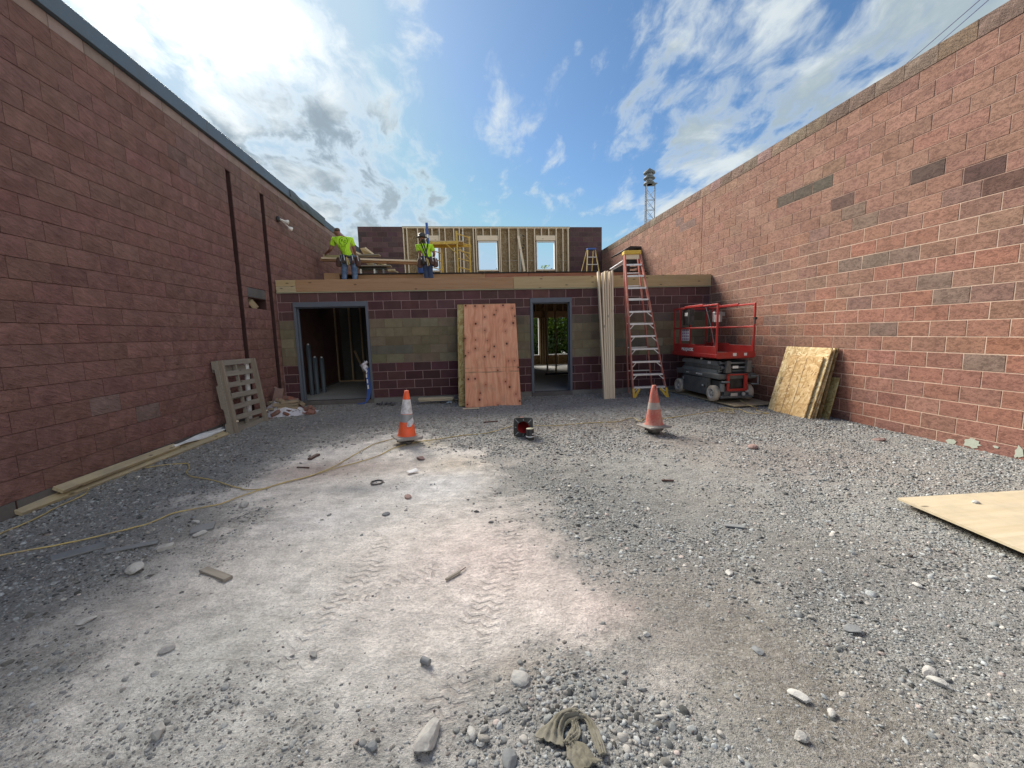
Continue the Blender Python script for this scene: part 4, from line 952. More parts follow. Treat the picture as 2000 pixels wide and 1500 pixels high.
# upright lumber bundle
tops=[(1168,531,0),(1176.5,533,-.01),(1181,530.5,.008),(1186,530,-.006),(1190.5,531,.01),(1195,529.5,0)]
bots=[1181,1184,1187.5,1191,1194.5,1198.5]
labs=['leftmost pale stud of the upright bundle leaning on the timber beam','second pale stud from the left in the upright bundle','third pale stud from the left in the upright bundle','fourth pale stud from the left in the upright bundle','fifth pale stud from the left in the upright bundle','rightmost pale stud of the upright bundle beside the tall red ladder']
for i,((px,py,dy),bx_) in enumerate(zip(tops,bots)):
    b=onZ(bx_,779); bz=hz(b.x,b.y)-.01; yy=wy(3.3)-.10-.05*((i%2))
    t=onY(px,py,yy); q=MB(); L=(t-Vector((b.x,b.y,bz))).length
    q.box((0,0,0),(L,.038,.089),None,0,.003); o=q.build('lumber_stud',M['pinew']); o.matrix_basis=frame((Vector((b.x,b.y,bz))+t)/2,t-Vector((b.x,b.y,bz)),(0,-1,.3)); tag(o,labs[i],'lumber','studs standing in the upright bundle')
# ------------------------------------------------------------------ OSB stack on the right wall
def osbsheet(yN,yF,xb,xt,zt,mat,label,zsh=0):
    # near edge at y=yN, far edge at y=yF; bottom at x=xb, top at x=xt, height zt
    zb=-.01; return sheet('osb_sheet',(xb,yF,zb),(xb,yN,zb),(xt,yF,zt),.019,mat,label,'OSB sheet','OSB sheets leaning on the right wall')
osbsheet(6.10,7.06,5.66,5.985,1.165,M['osb'],'broad yellow OSB sheet whose top stands above the panel with two lines')
f=osbsheet(6.17,6.86,5.615,5.905,1.02,M['osb2'],'front tan OSB panel marked with two straight dark lines')
for u in(-.17,.035):
    l=MB(); l.box((u,-.0105,.52),(.006,.002,1.02)); l.box((u,.0105,.52),(.006,.002,1.02)); l.build('pencil_line',M['leather'],f)
osbsheet(6.11,6.62,5.705,6.0,1.00,M['osb2'],'narrow OSB sheet just behind the front tan panel')
osbsheet(6.09,7.04,5.745,6.03,1.16,M['osb'],'second tall OSB sheet from the wall with a pale edge')
osbsheet(6.06,6.9,5.80,6.06,1.158,M['osbd'],'dark OSB sheet, tallest one nearest the wall')
osbsheet(6.00,6.5,5.90,6.055,.68,M['osbm'],'short greyish OSB offcut standing rearmost against the wall')
st_=MB()
for i in range(7):
    for j in range(4):
        if random.random()<.8: st_.box((-.40+.024*j+(.09 if j>2 else 0),0,.50+.022*i),(random.choice([.012,.02]),.002,random.choice([.006,.012])))
fr_=[o for o in COL.objects if o.name.startswith('osb_sheet')][0]
for s in(-1,1): o=st_.build('print_mark',M['print'],fr_); o.matrix_basis=Matrix.Translation((0,.0108*s,0))
# plywood lying flat: lower right corner, and under the lift
def flat(pts,th,mat,label,name='plywood_sheet',z=.02,cat='plywood'):
    n=len(pts); q=MB(); vs=[(p[0],p[1],p[2]) for p in pts]+[(p[0],p[1],p[2]+th) for p in pts]
    c=Vector((sum(v[0] for v in vs)/len(vs),sum(v[1] for v in vs)/len(vs),0)); vs=[Vector(v)-c for v in vs]
    q.add(vs,[tuple(range(n)),tuple(range(n,2*n))]+[(i,(i+1)%n,(i+1)%n+n,i+n) for i in range(n)]); o=q.build(name,mat,fix=True); o.location=c; return tag(o,label,cat)
a=onZ(1752,987);b=onZ(2000,970);c=onZ(2000,1095); d1=(b-a).normalized(); d2=(c-a).normalized()
d2=(d2-d1*d2.dot(d1)).normalized() if abs(d2.dot(d1))>.35 else d2
flat([(a.x,a.y,.05),(a.x+d1.x*2.4,a.y+d1.y*2.4,.035),(a.x+d1.x*2.4+d2.x*1.22,a.y+d1.y*2.4+d2.y*1.22,.035),(a.x+d2.x*1.22,a.y+d2.y*1.22,.045)],.018,M['plyf'],'pale dusty plywood sheet lying flat on gravel near the right edge')
rock(1903,996,.075,M['stonew'],'small pinkish white stone resting on the flat plywood sheet',seed=3,z0=.062,rz=.4)
flat([(4.93,9.62,.03),(5.10,7.22,.03),(5.99,7.26,.03),(6.0,9.6,.03)],.018,M['plyd'],'muddy plywood sheet lying under the red scissor lift')
# ------------------------------------------------------------------ scissor lift
sl_=empty('scissor_lift',(5.0,7.56,.052)); tag(sl_,'compact scissor lift with red guard rails and charcoal base parked by the wall','scissor lift')
W_=.78; LN=1.70     # local x 0..W_, y 0..LN
def P(name,mb,mat,par=sl_): return mb.build(name,M[mat] if isinstance(mat,str) else mat,par)
# chassis
q=MB(); q.box((W_/2,.92,.27),(W_-.22,1.50,.30),None,0,.012); q.box((W_/2,.12,.22),(W_-.26,.16,.20),None,0,.01); P('chassis',q,'lgrey')
for x in(.035,W_-.035):
    q=MB(); q.box((x,.90,.275),(.07,.98,.36),None,0,.012); tr=P('side_tray',q,'lgrey')
    q=MB(); s=-1 if x<.4 else 1
    q.box((x+s*.036,.90,.46),(.004,1.0,.004)); q.box((x+s*.036,.42,.27),(.006,.004,.34)); P('tray_seam',q,'black',tr)
q=MB(); q.box((W_/2,.86,.515),(W_+.02,1.66,.10),None,0,.01); q.box((W_/2,.86,.465),(W_-.05,1.60,.012)); P('deck_cover',q,'lgrey')
q=MB(); q.box((W_/2,.9,.569),(W_-.0,1.62,.006)); P('cover_top',q,'lgreyl')
# oval hand hole + decals on the left tray
q=MB(); q.lathe([(.022,0),(.022,.004)],14,Matrix.Translation((-.002,.52,.28))@Matrix.Rotation(R(-90),4,'Y')@Matrix.Diagonal((1.6,.75,1,1))); P('hand_hole',q,'black')
q=MB(); q.box((-.002,.60,.29),(.004,.05,.03)); P('decal',q,'white')
q=MB(); q.lathe([(.032,0),(.032,.005)],14,Matrix.Translation((-.001,1.38,.37))@Matrix.Rotation(R(-90),4,'Y')); P('decal',q,'alu')
TX=Matrix(((0,0,-1,0),(-1,0,0,0),(0,1,0,0),(0,0,0,1)))       # text facing -X, reading towards -Y
def decal_text(s,y,z,w,h,x=-.012,name='lettering',bold=.006): 
    return text_mesh(s,.1,name,M['white'],sl_,Matrix.Translation((x,y,z))@TX,bold,.002,(w,h))
decal_text('SKYJACK',.72,.52,.25,.040); decal_text('SJ3219',1.18,.517,.12,.022,bold=.004)
# wheels
for x,s in((.025,-1),(W_-.025,1)):
    for y in(.25,1.58):
        Mx=Matrix.Translation((x,y,.163))@Matrix.Rotation(R(90)*s,4,'Y')
        q=MB(); q.lathe([(.105,-.055),(.15,-.058),(.163,-.045),(.163,.045),(.15,.058),(.105,.055)],28,Mx,0,True,False); w=P('wheel',q,'tyre')
        q=MB(); q.lathe([(.112,-.05),(.110,.050),(.100,.060),(.090,.056),(.082,.02),(.04,.012),(.036,.045),(.012,.05)],22,Mx); P('rim',q,'rim',w)
        q=MB()
        for k in range(5): q.box((.055*math.cos(k*1.2566),.055*math.sin(k*1.2566),.033),(.018,.018,.012),Mx)
        P('wheel_nut',q,'lgrey',w)
# front step gate and details
q=MB(); gx0,gx1,gz0,gz1=.16,.53,.235,.56
q.bar((gx0,-.015,gz0),(gx0,-.015,gz1),.045,.03,(0,1,0)); q.bar((gx1,-.015,gz0),(gx1,-.015,gz1),.075,.03,(0,1,0)); q.bar((gx0-.02,-.015,gz1),(gx1+.035,-.015,gz1),.03,.028); q.bar((gx0,-.017,gz0+.02),(gx1,-.017,gz0+.02),.03,.05)
P('entry_step',q,'red')
q=MB(); q.box((.35,.05,.40),(.34,.03,.30)); P('step_back',q,'black')
q=MB(); q.box((.37,.02,.06+.05),(.66,.06,.05),None,0,.01); q.cyl((.03,-.0,.10),(.72,-.0,.10),.018,None,8); P('axle_bar',q,'lgrey')
q=MB(); q.cyl((.48,-.03,.17),(.48,-.055,.17),.035,None,12); q.box((.30,-.012,.16),(.14,.012,.06)); q.box((.58,-.012,.22),(.07,.012,.05)); P('socket',q,'alu')
q=MB(); q.box((.06,.02,.30),(.08,.05,.16),None,0,.01); q.tube([(.06,.03,.42),(.02,-.03,.42),(.16,-.05,.42),(.20,.02,.42)],.02,8); P('bumper',q,'lgreyl')
q=MB(); q.tube([(W_-.12,.0,.52),(W_+.0,-.04,.52),(W_+.0,-.04,.36),(W_-.12,.0,.36)],.018,8); P('bumper',q,'lgreyl')
# scissor stack : three crossed arm pairs folded flat
z=.585
for lv,(y0,y1,zz) in enumerate(((.14,1.50,.615),(.05,1.44,.69),(.12,1.52,.775))):
    for x in(.075,W_-.075):
        q=MB(); q.prism([(y0+.05,zz-.045),(y1,zz-.045),(y1+.03,zz),(y1-.05,zz+.045),(y0+.02,zz+.045),(y0-.05,zz)],.05,Matrix(((0,1,0,x),(1,0,0,0),(0,0,1,0),(0,0,0,1)))); P('scissor_arm',q,'lgreyl' if lv!=1 else 'lgrey').data.polygons.foreach_set('use_smooth',[False]*8)
    q=MB()
    for yy in(y0+.03,y1-.03): q.cyl((.05,yy,zz),(W_-.05,yy,zz),.022,None,10)
    P('cross_tube',q,'lgreyl')
q=MB(); q.cyl((.20,.12,.64),(.20,.9,.79),.05,None,12); q.cyl((.20,.9,.79),(.20,1.3,.84),.03,None,10); q.box((.2,.08,.645),(.16,.10,.09),None,0,.01); P('lift_cylinder',q,'black')
for x in(.16,.60):
    q=MB(); q.prism([(-.06,.60),(.06,.60),(.04,.83),(-.03,.83)],.07,Matrix.Translation((x,.02,0))); P('pivot_bracket',q,'lgrey')
q=MB(); q.box((.30,-.022,.71),(.12,.004,.05)); q.box((.045,.46,.78),(.006,.10,.05)); q.box((.045,.75,.84),(.006,.06,.04)); P('decal',q,'white')
# platform
zf=.90
q=MB(); q.box((W_/2-.03,.93,zf+.0),(W_+.02,1.72,.05),None,0,.006); q.box((W_/2-.03,.065,zf+.05),(W_+.022,.012,.11)); P('platform_frame',q,'red')
q=MB(); q.box((W_/2-.03,.93,zf+.045),(W_-.06,1.64,.02)); P('platform_floor',q,'plyd')
for x in(-.035,W_-.025):
    q=MB(); q.box((x,.93,zf+.135),(.018,1.70,.17),None,0,.003); q.box((x,1.3,zf+.235),(.022,.85,.03),None,0,.003); P('toe_board',q,'red')
q=MB(); q.box((-.036,.93,zf+.03),(.05,1.74,.07),None,0,.004); q.box((W_-.024,.93,zf+.03),(.05,1.74,.07),None,0,.004); P('side_rail_beam',q,'red')
q=MB(); q.box((W_/2-.03,1.77,zf+.10),(W_,.02,.22)); P('end_toe_board',q,'red')
zt=2.0-.052; zm=1.55-.052
def rail(a,b,r=.02,name='guard_rail'):
    q=MB(); q.bar(a,b,.034,.034,(0,0,1),0,.006); return P(name,q,'red')
for x in(-.035,W_-.025):
    for y in(.10,1.50): rail((x,y,zf+.05),(x,y,zt),name='guard_post')
    rail((x,1.76,zf+.05),(x,1.76,zt),name='guard_post')
    rail((x,.085,zt),(x,1.78,zt)); rail((x,.10,zm),(x,1.76,zm))
    q=MB(); q.box((x,.95,zt+.016),(.045,.7,.05),None,0,.006); P('rail_sleeve',q,'red')
    q=MB(); q.prism([(-.0,zf+.08),(.08,zf+.08),(.03,zf+.32),(.0,zf+.32)],.02,Matrix(((0,1,0,x),(1,0,0,.10),(0,0,1,0),(0,0,0,1)))); P('post_gusset',q,'red')
rail((-.035,1.77,zt),(W_-.025,1.77,zt)); rail((-.035,1.77,zm),(W_-.025,1.77,zm))
rail((W_*.45,1.76,zf+.05),(W_*.45,1.76,zt),name='guard_post')
# manual box, sticker sheet, controller
q=MB(); q.prism([(-.21,-.17),(.19,-.17),(.22,.15),(.15,.19),(-.15,.19),(-.22,.15)],.10,Matrix.Translation((.03,1.28,zt-.21))@Matrix.Rotation(R(78),4,'Z')); mb_=P('manual_box',q,'black')
q=MB(); q.box((0,-.052,.07),(.19,.004,.075),Matrix.Translation((.03,1.28,zt-.21))@Matrix.Rotation(R(-90),4,'Z')@Matrix.Rotation(R(-12),4,'Z')); P('box_label',q,'white',mb_)
q=MB(); q.box((-.01,1.32,1.355),(.006,.32,.27)); sp=P('sticker_sheet',q,'paper')
q=MB()
for i in range(4):
    for j in range(4): q.box((-.015,1.20+.075*i,1.255+.065*j),(.004,.05,.042)); 
M['sticker']=plain('mauve_sticker',(.30,.20,.30),.7); P('sticker',q,'sticker',sp)
q=MB(); q.box((.40,.78,1.72),(.17,.10,.22),None,0,.01); q.cyl((.40,.76,1.82),(.40,.76,1.90),.014,None,8); q.box((.52,.80,1.78),(.09,.07,.08)); P('control_box',q,'galv')
q=MB(); q.box((.36,.725,1.69),(.13,.004,.15)); P('control_label',q,'white')
q=MB(); q.tube([(.33,1.1,zt),(.36,.95,1.55),(.42,.9,1.15),(.40,.9,zf+.08)],.010,6); P('control_cord',q,'galv')
q=MB(); q.lathe([(.05,0),(.07,.05),(.05,.10),(.02,.13)],12,Matrix.Translation((.33,1.0,zf+.06))); P('sack',q,'galv')
q=MB(); q.box((W_-.03,.075,1.66),(.05,.05,.05)); q.box((W_-.05,.06,1.60),(.02,.03,.10)); P('gate_latch',q,'black')
q=MB(); q.box((.33,.0575,zf+.055),(.075,.004,.06)); q.box((.56,.0575,zf+.055),(.06,.004,.055)); P('decal',q,'white')
decal_text('SKYJACK',1.16,zf+.125,.50,.085,-.046,bold=.010)
q=MB()
for pp,rr in(([(0,-.0),(0,.0)],0),): pass
# ------------------------------------------------------------------ tall red step ladder
ld=empty('step_ladder',(0,0,0)); tag(ld,'tall red step ladder with yellow top standing before the front wall','ladder')
FL=onZ(1237,779); FR=onZ(1303,777); FL=Vector((FL.x,FL.y,0)); FR=Vector((FR.x,FR.y,0))
TL=onY(1220,497,9.02); TR=onY(1250,495,8.98); zt_=TL.z
TR.z=zt_
def rail_l(a,b,w=.075,d=.028):
    q=MB(); q.bar(a,b,d,w,(0,-1,.1),0,.005); return q
for a,b in((FL,TL),(FR,TR)):
    rail_l(a,b).build('side_rail',M['ladder'],ld)
mid=(TL+TR)/2
RL=Vector((FL.x+.22,9.60,.0)); RR=Vector((FR.x+.05,9.55,0)); TL2=TL+Vector((.03,.13,.0)); TR2=TR+Vector((-.0,.13,0))
for a,b in((RL,TL2),(RR,TR2)):
    q=MB(); q.bar(a,b,.028,.05,(0,1,.1),0,.004); q.build('rear_rail',M['ladder'],ld)
for k in range(1,11):
    t=k/11.35; a=RL.lerp(TL2,t); b=RR.lerp(TR2,t); q=MB(); q.bar(a,b,.022,.022); q.build('rear_rung',M['alu'],ld) if k%2==0 or k>8 else None
nst=11; zs=[onY(1234,y,8.85).z for y in(755.5,731,706.5,681.5,656.6,632.4,608.4,584.4,561.4,537.5,515)]
for z in zs:
    t=z/zt_; a=FL.lerp(TL,t); b=FR.lerp(TR,t); q=MB(); c=(a+b)/2; q.box((0,.0,0),((b-a).length-.03,.085,.024),frame(c,b-a,(0,0,1)),0,.003)
    q.box((0,-.045,-.012),((b-a).length-.03,.006,.03),frame(c,b-a,(0,0,1))); o=q.build('step',M['alu'],ld)
    if z<2.1:
        s=MB(); u=(b-a).normalized(); dn=Vector((0,0,-1))
        for p,sg in((a,1),(b,-1)):
            tt=(z-.13)/zt_; e=(FL.lerp(TL,tt) if sg>0 else FR.lerp(TR,tt)); s.bar(p+u*sg*.11+Vector((0,-.03,-.012)),e+Vector((0,-.03,0)),.018,.006,(0,1,0))
        s.build('step_brace',M['alu'],o)
q=MB(); q.box((0,.06,.035),((TR-TL).length+.035,.22,.085),frame(mid+Vector((0,.0,.0)),TR-TL,(0,0,1)),0,.012); q.build('ladder_top',M['yellow'],ld)
q=MB(); q.box((0,-.0,-.055),((TR-TL).length-.03,.03,.10),frame(mid,TR-TL,(0,0,1)),0,.004); q.build('top_spreader',M['pinew'],ld)
for a,b,sg in((FL,TL,1),(FR,TR,-1)):
    q=MB(); p0=a.lerp(b,.005); p1=a.lerp(b,.075); q.bar(p0+Vector((0,-.045,0)),a.lerp(b,.072)+Vector((sg*.14,-.045,.0)),.05,.012,(0,1,0)); q.bar(p0+Vector((0,-.04,0)),p1+Vector((0,-.04,0)),.05,.012,(0,1,0)); q.build('foot_brace',M['yellow'],ld)
# ------------------------------------------------------------------ traffic cones
def cone_body(h,r0,r1,n=28,sag=0): return [(r0,0),(r0*.985,.03),(r1+.004,h-.02),(r1,h)]
def coneparts(t,h,r0,r1,bands,body,base_s=.36,z0=.035):
    rad=lambda z:r0+(r1-r0)*(z/h)
    q=MB(); q.lathe([(rad(0)+.015,z0),(rad(0),z0+.03)]+[(rad(z),z0+z) for z in np.linspace(.04,h-.05,6)]+[(r1*1.12,z0+h-.045),(r1*1.15,z0+h-.04),(r1*.95,z0+h-.035),(r1*.9,z0+h),(r1*.7,z0+h)],28); q.build('cone_body',body,t)
    for za,zb,mt in bands:
        q=MB(); q.lathe([(rad(za)+.0018,z0+za),(rad(zb)+.0018,z0+zb)],28,None,0,True,False); q.build('reflective_band',mt,t)
    q=MB(); q.box((0,0,z0*.5+.004),(base_s,base_s,z0),None,0,.012); q.lathe([(r0+.035,z0-.004),(r0+.03,z0+.012),(r0+.005,z0+.014)],24); q.build('cone_base',M['conebase'],t)
def ballast(t,w,h): 
    S,F=rockshape(3,77,.12); S=S*np.array([w*.52,w*.5,h*.75]); q=MB(); q.add(S.tolist(),F.tolist(),0,Matrix.Translation((0,-.01,-h*.42))); q.build('rubber_ballast',M['blackd'],t)
c1=empty('traffic_cone',(-.885,5.90,.065)); c1.rotation_euler=(.02,.03,.5); c1.matrix_basis=Matrix.Translation((-.885,5.90,.07+hz(-.885,5.9)))@Matrix.Rotation(.45,4,'Z')@Matrix.Rotation(R(3),4,'Y')
tag(c1,'bright orange traffic cone with white and grey bands and a torn flap','traffic cone')
coneparts(c1,.66,.128,.034,((.33,.535,M['refl']),(.215,.325,M['reflg'])),M['orange']); ballast(c1,.30,.10)
q=MB(); 
for i in range(8):
    for j in range(6):
        a=R(-92)+R(14)+ (j/5)*.85-i*.01; z=.035+.225-.10*(i/7)*(1-.55*abs(j/5-.5)*1.2); r=.128-.094*((z-.035)/.66)+.006+.018*(i/7)
        q.v.append(Vector((r*math.cos(a-.45),r*math.sin(a-.45),z+.06*(j/5))))
for i in range(7):
    for j in range(5): b=i*6+j; q.f.append([b,b+1,b+7,b+6]); q.mi.append(0); q.sm.append(True)
o=q.build('torn_flap',M['refl'],c1); o.modifiers.new('s','SOLIDIFY').thickness=.003
c2=empty('traffic_cone'); c2.matrix_basis=Matrix.Translation((2.765,5.74,.10+hz(2.765,5.74)))@Matrix.Rotation(.18,4,'Z')@Matrix.Rotation(R(-1.5),4,'X'); tag(c2,'faded dusty red traffic cone with one dirty band near the tall ladder','traffic cone')
coneparts(c2,.60,.132,.034,((.245,.345,M['refld']),),M['orangef'],.37,.03)
q=MB(); q.lathe([(.10,-.005),(.13,-.01),(.135,-.04),(.09,-.06),(.085,-.085),(.06,-.10)][::-1],22); q.build('rubber_ballast',M['blackd'],c2)
q=MB(); q.box((.0,-.036,.035+.56),(.012,.02,.07)); q.build('tip_split',M['conered'],c2)
# fallen cone, base towards the camera
c3=empty('traffic_cone'); p=onZ(1023,857); Mx=Matrix.Translation((p.x,p.y+.03,.147+hz(p.x,p.y)))@Matrix.Rotation(-.10,4,'Z')@Matrix.Rotation(R(90),4,'X')@Matrix.Rotation(R(-2),4,'Z'); c3.matrix_basis=Mx
tag(c3,'fallen traffic cone showing its black square base and red inside','traffic cone')
q=MB(); n=32; hr=.088; hs_=.142; vs=[];
def sq(a):
    c,s=math.cos(a),math.sin(a); k=min(hs_/max(abs(c),1e-6),hs_/max(abs(s),1e-6)); x,y=c*k,s*k; 
    r=.03; cx,cy=max(-hs_+r,min(hs_-r,x)),max(-hs_+r,min(hs_-r,y)); d=Vector((x-cx,y-cy)); 
    if d.length>r: d=d.normalized()*r
    return cx+d.x,cy+d.y
for zz in(0,-.03):
    for i in range(n): a=2*math.pi*i/n; vs.append((hr*math.cos(a),hr*math.sin(a),zz))
    for i in range(n): a=2*math.pi*i/n; vs.append((*sq(a),zz))
fs=[]
for i in range(n):
    j=(i+1)%n; fs+=[(i,j,n+j,n+i),(2*n+i,2*n+j,3*n+j,3*n+i),(n+i,n+j,3*n+j,3*n+i),(i,j,2*n+j,2*n+i)]
q.add(vs,fs); q.build('cone_base',M['black'],c3,fix=True)
q=MB()
for k in range(8):
    a=math.pi/4*k; r0,r1=(.10,.165) if k%2 else (.10,.125); q.bar((r0*math.cos(a),r0*math.sin(a),.004),(r1*math.cos(a),r1*math.sin(a),.004),.011,.008)
q.build('base_rib',M['reflg'],c3)
q=MB(); q.lathe([(hr+.003,-.01),(.038,-.58),(.03,-.60)],28,None,0,True,False); q.build('cone_body',M['orangef'],c3)
q=MB(); q.lathe([(hr-.001,.001),(.032,-.57),(.0,-.575)],28,None,0,True,False); q.build('cone_inside',M['conered'],c3)
q=MB(); q.lathe([(.166,-.03),(.17,-.015)],4,Matrix.Rotation(R(45),4,'Z')@Matrix.Diagonal((1.2,1.2,1,1))); 
# black capped pipe stub
cs=empty('pipe_stub'); p=onZ(1036,861); cs.matrix_basis=Matrix.Translation((p.x,p.y+.03,hz(p.x,p.y)-.01)); tag(cs,'short black pipe stub with pale top beside the fallen cone','pipe stub')
q=MB(); q.lathe([(.058,0),(.058,.165),(.054,.17)],24); q.build('pipe',M['black'],cs)
q=MB(); q.lathe([(.060,.05),(.064,.052),(.064,.068),(.060,.07)],24); q.build('clamp_band',M['alu'],cs)
q=MB(); q.lathe([(.052,.168),(.052,.176),(.002,.178)],24); M['cream']=plain('cream_cap',(.66,.62,.42),.7); q.build('cap',M['cream'],cs)
q=MB(); q.box((.02,-.056,.10),(.035,.006,.012),Matrix.Rotation(.35,4,'Z')); q.build('print_mark',M['white'],cs)
# ------------------------------------------------------------------ pallet, tube and boards by the left wall
pa=empty('pallet'); tag(pa,'weathered wooden pallet standing on end against the red wall','pallet')
BLp=Vector((-3.86,7.17,0)); BRp=Vector((-3.80,8.10,-.02)); up_=(Vector((-4.07,7.02,1.24))-Vector((-3.97,7.17,0)))
xax=(BRp-BLp).normalized(); zax=Vector((-.13,-.10,1.0)).normalized(); Mp=frame(BLp,xax,zax); pa.matrix_basis=Mp; PW=.97; PH=1.235
# local: x along width, z up the slope, -y towards the yard
for x in(.035,PW-.02):
    q=MB(); q.box((0,0,0),(PH,.09,.045) if True else 0,None,0,.004); o=q.build('stringer',M['stringer'],pa); o.matrix_basis=Matrix.Translation((x,-.0,PH/2))@Matrix.Rotation(R(-90),4,'Y')
q=MB(); q.box((0,0,0),(PH,.05,.03)); o=q.build('stringer',M['grey'],pa); o.matrix_basis=Matrix.Translation((PW*.5,.06,PH/2))@Matrix.Rotation(R(-90),4,'Y')
q=MB(); q.prism([(0,0),(0,.10),(.0,.10),(.0,PH),(.0,PH)],.01); 
for i in range(7):
    z=.06+i*(PH-.10)/6; q=MB(); q.box((0,0,0),(PW-.05,.016,.088),None,0,.002); o=q.build('deck_board',M['grey'],pa); o.matrix_basis=Matrix.Translation((PW/2,.035+random.uniform(-.003,.003),z))@Matrix.Rotation(random.uniform(-.012,.012),4,'Y')
# notched outer stringer at the left, seen edge-on behind the first
prof=[(0.04,0),(.135,0),(.135,PH-.0),(0.05,PH),(.04,PH-.12),(.075,PH-.14),(.075,PH-.40),(.04,PH-.42),(.04,.45),(.075,.43),(.075,.20),(.04,.18)]
q=MB(); q.prism([(-.0+y-.02,z) for y,z in prof],.04,Matrix(((0,-1,0,-.015),(-1,0,0,.135),(0,0,1,0),(0,0,0,1)))); q.build('notched_stringer',M['grey'],pa,fix=True)
for i in range(3):
    z=.1+i*.5; q=MB(); q.box((PW/2,.13,z),(PW,.014,.09)); q.build('bottom_board',M['grey'],pa)
for x,z in((.035,.20),(PW-.02,.23)):
    q=MB(); q.lathe([(.016,0),(.016,.02)],8,Matrix.Translation((x,-.045,z))@Matrix.Rotation(R(90),4,'X')); q.build('splinter',M['pinew'],pa)
tb=MB(); a=onX(487,815,-4.04); a.z=.02; b=onX(481.5,710,-4.06); tb.cyl(a,b,.042,None,16); o=tb.build('white_tube',M['pvc']); tag(o,'white plastic tube standing behind the wooden pallet','tube')
tb=MB(); tb.cyl(b,b+(b-a).normalized()*.03,.05,None,16); tb.build('tube_cap',M['yellow'],o)
def board(a,b,w,t,mat,label,up=(0,0,1),roll=0.0,name='board',group=None):
    a=Vector(a);b=Vector(b); q=MB(); q.box((0,0,0),((b-a).length,w,t),None,0,.003); o=q.build(name,mat); o.matrix_basis=frame((a+b)/2,b-a,up)@Matrix.Rotation(roll,4,'X'); return tag(o,label,'board',group)
e0=onZ(24,1008); e1=onZ(437,852)
board((e0.x+.03,e0.y-.02,.05),(-4.0,7.12,.04),.16,.038,M['yellowb'],'long yellow board lying along the foot of the red wall',(0.45,0,1))
board((-4.09,4.42,.115),(-4.075,6.1,.10),.10,.038,M['yellowb'],'shorter yellow board resting on the long one beside the red wall',(.5,0,1))
q=crumple(10,4,lambda s,t:(s*1.25,(t-.5)*.095*(.35+.65*min(1,s*2.2)),.012*math.sin(s*9+t*4)+.01*math.sin(t*6)))
o=q.build('white_board',M['pvc']); o.matrix_basis=frame((-4.06,6.02,.115),(.005,1,-.02),(.75,0,1)); o.modifiers.new('s','SOLIDIFY').thickness=.012; tag(o,'white trim board with a torn pointed end beside the red wall','trim board')
# ------------------------------------------------------------------ rubble heap in the corner
sh=crumple(26,18,lambda s,t:((s-.5)*1.15,(t-.5)*.62+.05*math.sin(s*7),.015+.30*math.exp(-((s-.42)/.30)**2-((t-.62)/.36)**2)+.05*mnoise.noise((s*4,t*4,2))+.03*mnoise.noise((s*11,t*9,7))))
M['torn']=None
def tornmat():
    m=bpy.data.materials.new('torn_sheet'); m.use_nodes=True; t=NT(m.node_tree); o=t.n('ShaderNodeTexCoord').outputs['Object']
    n=t.noise(o,7.5,3,.6); b=t.n('ShaderNodeBsdfPrincipled',{'Base Color':t.mix(t.noise(o,15,4,.6),(.50,.49,.53),(.78,.77,.82)),'Roughness':.4}); tr=t.n('ShaderNodeBsdfTransparent')
    mx=t.n('ShaderNodeMixShader',{0:t.m('GREATER_THAN',n,.60),1:b.outputs[0],2:tr.outputs[0]}); t.n('ShaderNodeOutputMaterial',{0:mx.outputs[0]}); return m
M['torn']=tornmat(); o=sh.build('plastic_sheet',M['torn']); o.matrix_basis=Matrix.Translation((-3.66,8.70,.0))@Matrix.Rotation(.22,4,'Z'); tag(o,'torn white plastic sheet draped over the rubble in the corner','plastic sheet')
hp=crumple(24,16,lambda s,t:((s-.5)*1.35,(t-.5)*.8,-.03+.29*math.exp(-((s-.45)/.30)**2-((t-.62)/.38)**2)+.05*mnoise.noise((s*6,t*6,9))))
o=hp.build('rubble_mound',M['brickr']); o.matrix_basis=Matrix.Translation((-3.64,8.74,.0))@Matrix.Rotation(.2,4,'Z'); tag(o,'low mound of dusty broken masonry in the corner by the left door','rubble mound')
rk=np.random.default_rng(12)
def chunk(x,y,z,s,mat,label,group,seed,rot):
    q=MB(); q.box((0,0,0),s,None,0,min(s)*.12); q.v=[v+Vector((rk.uniform(-1,1)*s[0],rk.uniform(-1,1)*s[1],rk.uniform(-1,1)*s[2]))*.09 for v in q.v]; o=q.build('masonry_chunk',mat); o.matrix_basis=Matrix.Translation((x,y,z))@Matrix.Rotation(rot[0],4,'Z')@Matrix.Rotation(rot[1],4,'X')@Matrix.Rotation(rot[2],4,'Y'); return tag(o,label,'masonry chunk',group)
labs5=['bottom reddish slab of the broken masonry stack in the corner','lowest tan slab of the broken masonry stack, on the reddish slab','middle tan slab of the broken masonry stack in the corner','fourth slab up in the broken masonry stack','top slab of the broken masonry stack in the corner']
for i in range(5):
    q=MB(); q.box((0,0,0),(.40-.02*i,.20,.048),None,0,.008); o=q.build('masonry_slab',M['slabt'] if i else M['brickr']); p=onZ(562,812); o.matrix_basis=Matrix.Translation((p.x+.02*i-.03,p.y+.05,.07+.053*i))@Matrix.Rotation(.22+.10*math.sin(i*2),4,'Z')@Matrix.Rotation(.06*math.sin(i),4,'Y'); tag(o,labs5[i],'masonry slab','broken masonry slabs in the corner')
